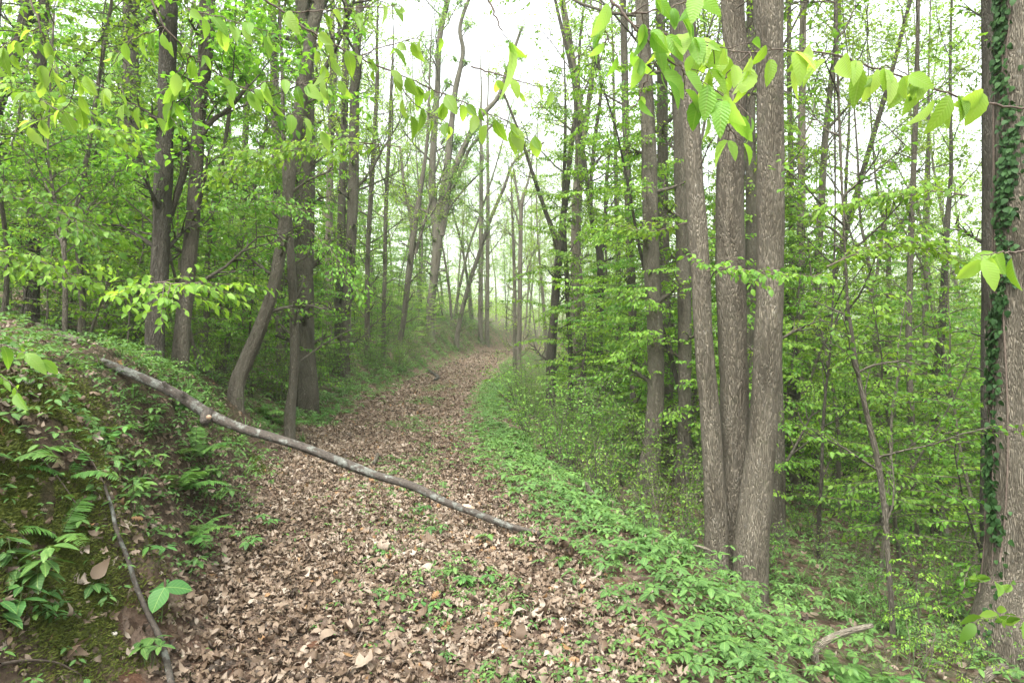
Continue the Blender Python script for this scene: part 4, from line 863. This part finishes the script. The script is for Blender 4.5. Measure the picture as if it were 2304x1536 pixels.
for (uv, lab) in (([(730, 990), (760, 975), (800, 980)], 'thin twig at the left track edge behind the log'), ([(830, 1350), (870, 1330), (905, 1300)], 'short thin twig in the near leaf litter'),
                  ([(650, 1395), (700, 1412), (790, 1405)], 'long thin twig on the near left litter'), ([(820, 1245), (855, 1290), (880, 1300)], 'curved twig beside the path herbs'), ([(975, 1420), (972, 1450), (985, 1485)], 'upright bent twig low in the middle foreground'),
                  ([(790, 1480), (815, 1430), (822, 1400)], 'dark twig at the bottom left of the litter'), ([(0, 1510), (60, 1500), (130, 1505), (180, 1530)], 'thin pale twig along the bottom left corner'), ([(90, 1040), (130, 1085), (175, 1150)], 'dark root twig on the bank left of the pale branch'), ([(150, 1000), (200, 1040), (235, 1100)], 'brown root twig on the bank above the pale branch'), ([(0, 1180), (60, 1230), (100, 1300)], 'dark root twig among the moss at the left edge'), ([(640, 1090), (700, 1080), (745, 1062)], 'thin twig lying below the middle of the log')):
    wood('twig', lab, 'twig', onground(uv, .006, .02), np.linspace(.006, .003, len(uv)), 'twig', 6)
# exposed roots beside the trunk right of the three
pr = P(1750, 1215, 10)
# mossy mound
def blob(name, label, cat, c, rx_, ry_, rz_, m, seed, k=26, spiky=.18):
    V = []; n = k // 2
    for i in range(n + 1):
        th = math.pi * i / n
        for j in range(k):
            ph = 2 * math.pi * j / k
            d = np.array([math.sin(th) * math.cos(ph), math.sin(th) * math.sin(ph), math.cos(th)])
            f = 1 + (.09 * math.sin(17 * d[0] + 3 * math.sin(9 * d[2])) + .07 * math.sin(23 * d[1] + 12 * d[2]) + .05 * math.sin(31 * d[2] + 20 * d[0])) * (k > 30) + spiky * (math.sin(3.1 * d[0] + seed) + math.sin(4.3 * d[1] + seed * 2) * .8 + math.sin(6.7 * d[2] + 5 * d[0] + seed) * .5 + .3 * math.sin(13 * d[0] + 11 * d[1]))
            V.append(d * f * [rx_, ry_, rz_])
    ii = np.arange(n)[:, None] * k; j = np.arange(k)[None]; Q = np.stack([ii + j, ii + k + j, ii + k + (j + 1) % k, ii + (j + 1) % k], -1).reshape(-1, 4)
    return thing(name, label, cat, tuple(c), me=mkmesh(name, np.array(V), [Q], m))
c = G(1405, 1135); blob('rotten_stump', 'moss-topped rotten stump at the foot of the thick furrowed trunk', 'stump', c + [.05, .2, -.12], .36, .34, .24, M['mound'], 2., 56, .3)
c = G(63, 860); blob('stone', 'small pale stone on the left bank top', 'stone', c + [0, 0, .005], .036, .03, .017, M['rock'], 1., 14, .1)
c = G(42, 1222); blob('stone', 'tiny white stone among the moss on the left bank', 'stone', c, .014, .012, .012, M['rock'], 3., 12, .1)
c = G(255, 1425); blob('stone', 'small grey stone near the slim pale fallen branch', 'stone', c, .018, .015, .012, M['rock'], 5., 12, .1)
# ------------------------------------------------------------------ ferns
def frond_mesh(L=.45, npin=22, m='fern'):
    LV = Leaves(); TB = Tubes(); t = np.linspace(0, 1, 12); pts = np.stack([t * L, 0 * t, .55 * L * t - .55 * L * t ** 2.2], -1)
    TB.add(pts, np.linspace(.0025, .0008, 12), 4, cap=False)
    for i in range(npin):
        tt = .12 + .86 * i / npin; p = np.array([np.interp(tt, t, pts[:, c]) for c in range(3)]); ln = L * .20 * math.sin(math.pi * min(1, tt * .85 + .12)) ** .8 + .006
        for s in (-1, 1): LV.add(p, np.array([.35, s * 1., -.1 + rng.normal(0, .1)]), UP + rng.normal(0, .15, 3), ln, 0)
    a = LV.mesh('f', [leaf_t(5, .14, .1, .2, .25, peak=.3)], M[m])
    return a, TB.mesh('r', M['stem'])
FR = {m: frond_mesh(m=m) for m in ('fern', 'deadfern')}
def fern(u, v, nfr, s, label, m='fern', d=None, lift=0):
    p = G(u, v) if d is None else P(u, v, d); root = thing('fern', label, 'fern', tuple(p + [0, 0, lift]))
    for i in range(nfr):
        a = i * 6.283 / nfr + rng.normal(0, .2)
        f = ob('frond', FR[m][0], root); f.rotation_euler = (rng.normal(0, .15), rng.uniform(.3, .5) if m == 'deadfern' else -rng.uniform(-.1, .5), a); f.scale = (s * rng.uniform(.75, 1.1),) * 3
        r = bpy.data.objects.new('midrib', FR[m][1]); COL.objects.link(r); r.parent = f
fern(440, 1030, 9, 1.0, 'large green fern on the bank under the long log')
fern(400, 1105, 10, 1.0, 'green fern in the middle of the left bank')
fern(430, 1215, 9, .8, 'green fern low on the bank above the litter')
fern(25, 1040, 5, .8, 'small fern at the left edge above the moss')
fern(150, 1075, 3, .8, 'single bright fern sprig on the moss bank')
fern(130, 1215, 4, .8, 'dim drooping fern left of the slim pale branch', m='fern')
fern(525, 1350, 3, .45, 'brown withered fern lying at the litter edge', m='deadfern')
fern(640, 960, 8, 1.1, 'fern at the foot of the slim wavy stem')
fern(708, 948, 8, 1.0, 'fern at the foot of the straight trackside trunk')
fern(590, 935, 7, 1., 'fern between the curved trunk and slim wavy stem')
fern(760, 930, 7, 1.1, 'fern on the left track edge right of the straight trunk')
fern(1630, 1330, 6, .7, 'small fern growing against the three-stemmed base', d=6.2)
fern(1880, 1530, 8, .8, 'fern below the bent broken branch')
fern(1960, 1560, 8, .8, 'bright fern at the bottom edge right of the bent branch')
fern(1760, 1440, 6, .6, 'small fern on the shoulder edge near the grass')
# ------------------------------------------------------------------ individual broadleaf plants
def plant(name, u, v, label, h=.18, nstem=3, leaf=.09, nl=5, spread=.1, cat='plant', d=None, tier=1, m='herb'):
    p = G(u, v) if d is None else P(u, v, d); root = thing(name, label, cat, tuple(p)); TB = Tubes(); LV = Leaves()
    for i in range(nstem):
        a = rng.random() * 6.28; r = spread * math.sqrt(rng.random()); b = np.array([math.cos(a) * r * .3, math.sin(a) * r * .3, -.02]); hh = h * rng.uniform(.7, 1.15); t = np.array([math.cos(a) * r, math.sin(a) * r, hh])
        pts = smooth_line([b, (b + t) / 2 + [0, 0, .02], t], 3); TB.add(pts, .0025, 4, cap=False)
        for q in range(tier):
            c = t * (1 - .28 * q / max(1, tier - 1) * (tier > 1)) if tier > 1 else t; a0 = rng.random() * 6.28
            if tier > 1: c = np.array([np.interp(1 - q * .26, [0, 1], [b[k], t[k]]) for k in range(3)])
            for k in range(nl):
                aa = a0 + k * 6.283 / nl; ax = np.array([math.cos(aa), math.sin(aa), rng.uniform(-.35, .1)]); LV.add(c + ax * .008, ax, UP + rng.normal(0, .15, 3), leaf * rng.uniform(.75, 1.1) * (1 if q == 0 else 1.05), int(rng.integers(0, 3)))
    ob('stem', TB.mesh('stem', M['stem']), root); ob('leaves', LV.mesh('leaves', T_HERB, M[m]), root)
plant('palmate_plant', 330, 1500, 'bright five-fingered plant at the bottom beside the pale branch end', .10, 4, .075, 6, .09)
plant('palmate_plant', 350, 1262, 'five-fingered plant right of the pale slim branch', .09, 2, .07, 5, .05)
plant('palmate_plant', 555, 1240, 'palmate plant cluster where bank meets the litter', .12, 4, .07, 6, .12)
plant('palmate_plant', 600, 1190, 'palmate plant cluster above the bank foot cluster', .12, 3, .07, 6, .1)
plant('palmate_plant', 500, 1130, 'maple-leaved seedling right of the middle bank fern', .1, 3, .08, 5, .08)
plant('palmate_plant', 420, 1290, 'pair of broad leaves above the three-leaved plant', .1, 3, .075, 5, .09)
plant('leafy_plant', 40, 1330, 'large dark leafy nettle-like plant at the left edge', .22, 4, .10, 4, .14, tier=3)
plant('leafy_plant', 30, 1440, 'second broad leafy plant below the nettle-like one', .18, 3, .10, 4, .12, tier=2)
plant('leafy_plant', 110, 1400, 'small leafy plant right of the nettle-like plant', .12, 3, .06, 4, .08, tier=2)
plant('leafy_plant', 300, 1160, 'leafy bank plant right of the pale branch top', .18, 5, .075, 4, .15, tier=2)
plant('leafy_plant', 310, 1080, 'leafy bank plant above the pale branch top', .2, 5, .075, 4, .16, tier=2)
plant('leafy_plant', 330, 980, 'leafy plant on the bank just below the log', .22, 6, .07, 4, .2, tier=3)
plant('leafy_plant', 240, 1010, 'broad leaved plant left of the log-side plants', .14, 4, .09, 4, .12, tier=2)
plant('leafy_plant', 470, 1140, 'leafy plant between the two large bank ferns', .18, 4, .07, 4, .12, tier=2)
plant('leafy_plant', 400, 930, 'leafy plant touching the underside of the log', .2, 5, .07, 4, .16, tier=3)
plant('leafy_plant', 210, 1350, 'low pale green leaf pair on the bare bank', .08, 2, .08, 4, .06)
plant('leafy_plant', 470, 1090, 'leafy plant beside the middle bank fern', .16, 4, .07, 5, .12, tier=2)
plant('path_herb', 950, 1160, 'bright grassy herb tuft in the track before the log', .10, 6, .06, 5, .10)
plant('path_herb', 990, 1205, 'small palmate herb right below the bright tuft', .08, 4, .06, 5, .1)
plant('path_herb', 870, 1360, 'low broad herb left in the near litter', .07, 4, .06, 4, .14)
plant('path_herb', 960, 1370, 'low broad herb at the centre of the near litter', .06, 4, .055, 4, .14)
plant('path_herb', 1070, 1330, 'bright lobed herb in the middle of the near track', .09, 5, .07, 5, .12)
plant('path_herb', 1020, 1310, 'dark green herb left of the bright lobed one', .07, 5, .06, 4, .1)
plant('path_herb', 860, 1250, 'dark rounded-leaf herb left of the track centre', .06, 4, .06, 4, .1)
plant('path_herb', 1090, 1225, 'pair of upright leaves by the low end of the log', .10, 2, .09, 3, .04)
plant('path_herb', 1180, 1240, 'small herb just below the low end of the log', .09, 5, .055, 5, .12)
plant('path_herb', 990, 1480, 'tiny herb tuft at the bottom of the track', .04, 3, .04, 4, .05)
plant('path_herb', 1190, 1400, 'low dark creeping herb right of the near track centre', .05, 7, .045, 4, .22)
# trillium
p = G(362, 1400); root = thing('trillium', 'three-leaved plant with a small dark bud beside the pale branch', 'plant', tuple(p)); TB = Tubes(); LV = Leaves()
TB.add([np.array([0, 0, -.02]), np.array([.01, 0, .1]), np.array([.02, 0, .18])], .003, 6)
for a in (-1.75, .35, 2.5): LV.add(np.array([.02, 0, .18]), np.array([math.cos(a), math.sin(a), -.75 if a < -1 else -.1]), UP + np.array([0, -.5, 0]), .13, 0)
ob('stem', TB.mesh('stem', M['stem']), root); ob('leaves', LV.mesh('leaves', [leaf_t(9, .40, .1, .2)], M['herb']), root)
TB = Tubes(); TB.add([np.array([.02, 0, .18]), np.array([.022, 0, .2]), np.array([.02, 0, .225])], [.003, .008, .002], 7); ob('bud', TB.mesh('bud', M['mound']), root)
# ------------------------------------------------------------------ ivy on the right tree
root = thing('climbing_vine', 'dark green ivy climbing the left side of the right edge trunk', 'vine', tuple(bigstem[0])); TB = Tubes(); LV = Leaves()
def on_trunk(z, off, out=.01):
    c = np.array([np.interp(z, bigstem[:, 2], bigstem[:, i]) for i in range(3)]); r = float(np.interp(z, bigstem[:, 2], bigrad))
    tc = -unit(np.array([c[0], c[1], 0])); lt = np.array([tc[1], -tc[0], 0]); lt = lt if lt[0] < 0 else -lt
    d = tc * math.cos(off) + lt * math.sin(off); return c + d * (r + out), d
for j, (o0, am, ph) in enumerate(((.85, .15, 0), (1.15, .12, 2), (.6, .2, 4), (1.3, .1, 1))):
    zs = np.linspace(-1.1 + .35 * j, 6.5, 60); offs = o0 + am * np.sin(zs * 1.3 + ph) + .12 * (zs > 3) * 0
    TB.add(np.array([on_trunk(z, o_, .012)[0] for z, o_ in zip(zs, offs)]), .008, 6)
n = 2600
for i in range(n):
    z = rng.uniform(-1.1, 6.3); dens = .95 if z > 1.2 else (.75 if z > -.2 else .22)
    dens *= .45 + .6 * math.sin(z * 2.2 + 1) ** 2
    if rng.random() > dens: continue
    off = rng.normal(.78 + .28 * math.sin(z * 1.5) + .1 * math.sin(z * 5), .19 if z > 1 else .15); p, d = on_trunk(z, off, rng.uniform(.01, .045))
    LV.add(p, np.array([rng.normal(0, .5), rng.normal(0, .5), -1.]) + d * .4, d + rng.normal(0, .35, 3), rng.uniform(.035, .07), 0)
ob('stem', TB.mesh('stem', M['twig'], bigstem[0]), root); ob('leaves', LV.mesh('leaves', [leaf_t(5, .42, .15, .25, peak=.32)], M['ivy'], bigstem[0]), root)
# ------------------------------------------------------------------ overhanging foreground branches
def hang(label, lines, leafpx=95, dens=1., cat='branch', clusters=(), nt=5, droop=1.0, m='near', rad=.003, leafstep=.05):
    """lines: list of [(u,v,d)...] from the thick end; leaves hang alternately, drooping"""
    allp = [P(*q) for q in lines[0]]; org = allp[0]; root = thing('overhanging_branch', label, cat, tuple(org)); TB = Tubes(); LV = Leaves()
    for li, ln in enumerate(lines):
        W = smooth_line([P(*q) for q in ln], 7); W[1:-1] += rng.normal(0, .002, (len(W) - 2, 3)); TB.add(W, np.linspace(rad * (1 if li == 0 else .6), rad * .35, len(W)), 7)
        seg = np.concatenate([[0], np.cumsum(np.linalg.norm(np.diff(W, axis=0), axis=1))]); n = int(seg[-1] / leafstep * dens * 1.25)
        for i in range(n + 1):
            s = seg[-1] * ((i + rng.uniform(-.3, .3)) / max(n, 1)); s = min(max(s, 0), seg[-1])
            if s < seg[-1] * (.18 if li == 0 else 0): continue
            p = np.array([np.interp(s, seg, W[:, k]) for k in range(3)]); k0 = min(np.searchsorted(seg, s), len(W) - 1); d = unit(W[k0] - W[k0 - 1]) if k0 > 0 else unit(W[1] - W[0])
            sd_ = unit(np.cross(UP, d) + rng.normal(0, .3, 3)) * (1 if i % 2 else -1)
            # short side shoot with 1-3 leaves
            tw = unit(d * .5 + sd_ * .6 + np.array([0, 0, -.25 * droop])); l = rng.uniform(.01, .05); e = p + tw * l
            TB.add([p, (p + e) / 2 + [0, 0, .002], e], [.0012, .001, .0008], 4, cap=False)
            for q in range(int(rng.integers(1, 3))):
                ax = unit(tw * .7 + np.array([rng.normal(0, .45), rng.normal(0, .45), -1.0 * droop * rng.uniform(.5, 1.3)]))
                LV.add(e, ax, unit(np.array([rng.normal(0, .8), -.7 + rng.normal(0, .5), .6])), leafpx / F * p[1] * .86 * rng.uniform(.4, 1.0), int(rng.integers(0, nt)))
    ob('twigs', TB.mesh('twigs', M['twig'], org), root); ob('leaves', LV.mesh('leaves', T_HI, M[m], org), root)
hang('beech branch with large bright leaves crossing the upper right to the ivy-clad trunk', [
    [(2345, 250, 1.75), (2220, 232, 1.7), (2075, 190, 1.62), (1960, 150, 1.6), (1830, 115, 1.55), (1680, 118, 1.5), (1590, 100, 1.45), (1480, 75, 1.4)],
    [(1590, 100, 1.45), (1560, 130, 1.45), (1545, 165, 1.45)], [(2060, 185, 1.62), (2030, 160, 1.6), (1990, 150, 1.58)], [(1690, 118, 1.5), (1650, 150, 1.5), (1620, 190, 1.5)]], 98, 1.3)
hang('beech branch dropping bright drooping leaves before the three stems', [
    [(1350, -30, 1.35), (1420, 55, 1.35), (1490, 120, 1.36), (1560, 185, 1.38), (1620, 260, 1.4), (1655, 310, 1.42)],
    [(1420, 55, 1.35), (1500, 75, 1.38), (1580, 100, 1.4), (1640, 110, 1.4)], [(1490, 120, 1.36), (1450, 190, 1.37), (1430, 240, 1.37)], [(1560, 185, 1.38), (1600, 200, 1.38), (1660, 235, 1.38)], [(1420, 30, 1.3), (1500, 20, 1.3), (1560, 0, 1.3)], [(1380, 10, 1.35), (1360, 60, 1.36), (1385, 120, 1.36)]], 96, 1.5)
hang('long beech branch with drooping leaves running from top left to centre', [
    [(570, -20, 1.9), (690, 65, 1.95), (800, 128, 2.0), (880, 160, 2.05), (960, 195, 2.1), (1040, 230, 2.2), (1110, 260, 2.3), (1180, 290, 2.4)],
    [(690, 65, 1.95), (740, 120, 2.0), (735, 200, 2.0)], [(800, 128, 2.), (900, 95, 2.), (960, 80, 2.)], [(880, 160, 2.05), (930, 230, 2.1), (1010, 280, 2.15)], [(640, 30, 1.9), (760, 20, 1.9), (900, 15, 1.9)]], 66, 1.25)
hang('beech branch with paired drooping leaves before the paired bank trunks', [
    [(330, -20, 2.0), (370, 60, 2.0), (430, 125, 2.05), (475, 155, 2.1), (560, 205, 2.2), (640, 250, 2.3), (700, 270, 2.3)],
    [(370, 60, 2.0), (300, 90, 2.0), (250, 150, 2.0)], [(430, 125, 2.05), (400, 200, 2.1), (380, 260, 2.1)], [(560, 205, 2.2), (620, 180, 2.2), (720, 200, 2.2)], [(420, 20, 2.), (500, 40, 2.), (600, 70, 2.)]], 60, 1.4)
hang('beech branch hanging over the top left corner with many leaves', [
    [(60, -20, 2.1), (90, 60, 2.1), (115, 115, 2.15), (170, 160, 2.2), (240, 200, 2.3), (330, 260, 2.4)],
    [(115, 115, 2.15), (112, 170, 2.15), (85, 215, 2.2)], [(90, 60, 2.1), (30, 90, 2.1), (-30, 120, 2.1)], [(170, 160, 2.2), (150, 240, 2.3), (60, 280, 2.3)]], 60, 1.4)
hang('slender branch with hanging leaves just left of the bright central sky', [
    [(1090, -20, 1.7), (1120, 50, 1.7), (1135, 80, 1.7)]], 130, .5)
hang('twig of small leaves hanging into the bright sky near the centre', [[(1060, 150, 2.3), (1130, 170, 2.3), (1190, 190, 2.3), (1230, 195, 2.3)]], 60, .8)
hang('drooping cluster of broad leaves before the ivy-clad trunk', [
    [(2345, 560, 1.9), (2290, 565, 1.88), (2240, 570, 1.85), (2205, 575, 1.85)]], 100, 1., droop=.45)
hang('spray of bright lobed leaves at the left edge above the stone', [
    [(-30, 770, 2.3), (20, 780, 2.3), (70, 800, 2.3)], [(-30, 840, 2.2), (10, 850, 2.2), (40, 880, 2.2)]], 62, 1.3, droop=.3)
hang('small leafy spray at the lower right in front of the thick trunk base', [[(2330, 1320, 2.6), (2280, 1305, 2.6), (2220, 1312, 2.6)], [(2330, 1400, 2.6), (2280, 1385, 2.6), (2200, 1392, 2.6)]], 55, 1.3, droop=.25, m='under')
# longer leafy sprays of the left thicket, a little farther away
def spray(label, line, n, L, leaf, m='under'):
    W = smooth_line([P(*q) for q in line], 8); org = W[0]; root = thing('overhanging_branch', label, 'branch', tuple(org)); TB = Tubes(); LV = Leaves(); TB.add(W, np.linspace(.007, .002, len(W)), 6)
    for i in range(n):
        t = .08 + .9 * i / n; f = t * (len(W) - 1); k = min(int(f), len(W) - 2); p = W[k] + (W[k + 1] - W[k]) * (f - k); d = unit(W[k + 1] - W[k]); s = unit(np.cross(UP, d)) * (1 if i % 2 else -1)
        e = unit(d * .8 + s * .8 + rng.normal(0, .22, 3)); l = L * rng.uniform(.25, 1.1) * (1.1 - t * .7); q = np.array([p, p + e * l * .5 + [0, 0, .01], p + e * l + [0, 0, -.06 * l]])
        TB.add(q, [.003, .002, .001], 4, cap=False); twig_leaves(LV, q, leaf, True, .05, .2, 48, 3, .22)
        for j in range(int(l / .16)):
            c0 = p + e * l * (.25 + .2 * j); e2 = unit(e + np.cross(UP, e) * (1 if j % 2 else -1) * .9 + rng.normal(0, .2, 3)); q3 = np.array([c0, c0 + e2 * .08, c0 + e2 * rng.uniform(.12, .28)]); TB.add(q3, [.0018, .0014, .001], 3, cap=False); twig_leaves(LV, q3, leaf, True, .05, .2, 48, 3, .22)
    twig_leaves(LV, W[len(W) // 2:], leaf, True, .05, .2, 48, 3, .22)
    ob('twigs', TB.mesh('twigs', M['twig'], org), root); ob('leaves', LV.mesh('leaves', T_MID, M[m], org), root)
for i, (ln, n, lab) in enumerate([
    ([(-60, 170, 4.8), (60, 210, 4.7), (170, 270, 4.6), (270, 310, 4.6)], 18, 'layered leafy branch reaching right above the slope sapling'),
    ([(-60, 440, 5.), (60, 450, 5.), (160, 490, 5.), (230, 540, 5.)], 16, 'downward slanting leafy branch on the left side'),
    ([(-60, 560, 5.2), (40, 570, 5.2), (120, 600, 5.2), (210, 640, 5.2)], 14, 'lower leafy branch crossing before the slope sapling'),
    ([(900, 330, 7.5), (760, 320, 7.), (620, 350, 6.6), (480, 400, 6.4)], 30, 'leafy branch crossing the curved leaning trunk high up'),
    ([(700, 520, 8.6), (740, 560, 8.5), (780, 610, 8.4), (810, 670, 8.4)], 14, 'leafy branch drooping right of the straight trackside trunk'),
    ([(450, 600, 10.4), (500, 610, 10.2), (550, 640, 10.), (590, 690, 10.)], 14, 'leafy branch hanging low behind the curved trunk'),
    ([(470, 480, 8.6), (540, 460, 8.4), (620, 455, 8.2), (700, 480, 8.0)], 22, 'leafy branch spreading right from the paired trunks'),
    ([(330, 640, 4.6), (370, 635, 4.5), (430, 650, 4.4)], 10, 'small spray of lobed leaves before the paired trunks'),
    ([(1590, 610, 6.3), (1650, 605, 6.), (1760, 620, 5.8), (1860, 620, 5.6)], 18, 'thin leafy branch reaching right across the three stems'),
    ([(1860, 600, 6.), (1960, 560, 6.), (2080, 560, 6.), (2180, 600, 6.)], 26, 'leafy branch spreading left of the ivy-clad trunk'),
    ([(2180, 440, 6.), (2080, 430, 6.), (1950, 450, 6.), (1850, 470, 6.)], 22, 'leafy branch above the valley v-fork'),
    ([(1550, 500, 7.6), (1460, 520, 7.8), (1370, 500, 8.)], 12, 'small leafy branch left of the thick furrowed trunk')]):
    spray(lab, ln, int(n * 1.3), .8 if i < 8 else .5, .065)
# ------------------------------------------------------------------ haze
if HAZE:
    m = bpy.data.materials.new('haze'); m.use_nodes = True; t = m.node_tree; t.nodes.clear(); out = t.nodes.new("ShaderNodeOutputMaterial"); v = t.nodes.new("ShaderNodeVolumePrincipled")
    v.inputs['Color'].default_value = (.85, 1., .78, 1); v.inputs['Density'].default_value = .0011; v.inputs['Anisotropy'].default_value = .3; t.links.new(v.outputs[0], out.inputs['Volume'])
    z0, z1 = float(V[:, 2].min()) - 1, max(float(V[:, 2].max()), 40) + 2; X0, Y0, Y1 = 345., -60., 460.
    VV = np.array([(x, y, z) for z in (z0, z1) for y in (Y0, Y1) for x in (-X0, X0)])
    FF = np.array([(0, 2, 3, 1), (4, 5, 7, 6), (0, 1, 5, 4), (2, 6, 7, 3), (0, 4, 6, 2), (1, 3, 7, 5)])
    me = mkmesh('haze', VV, [FF], m, smooth=False); o = ob('haze', me); o['kind'] = 'stuff'; o['label'] = 'thin pale haze in the air of the wood'; o['category'] = 'haze'
print({m.name: len(m.polygons) for m in bpy.data.meshes if m.users > 8 or len(m.polygons) > 60000})
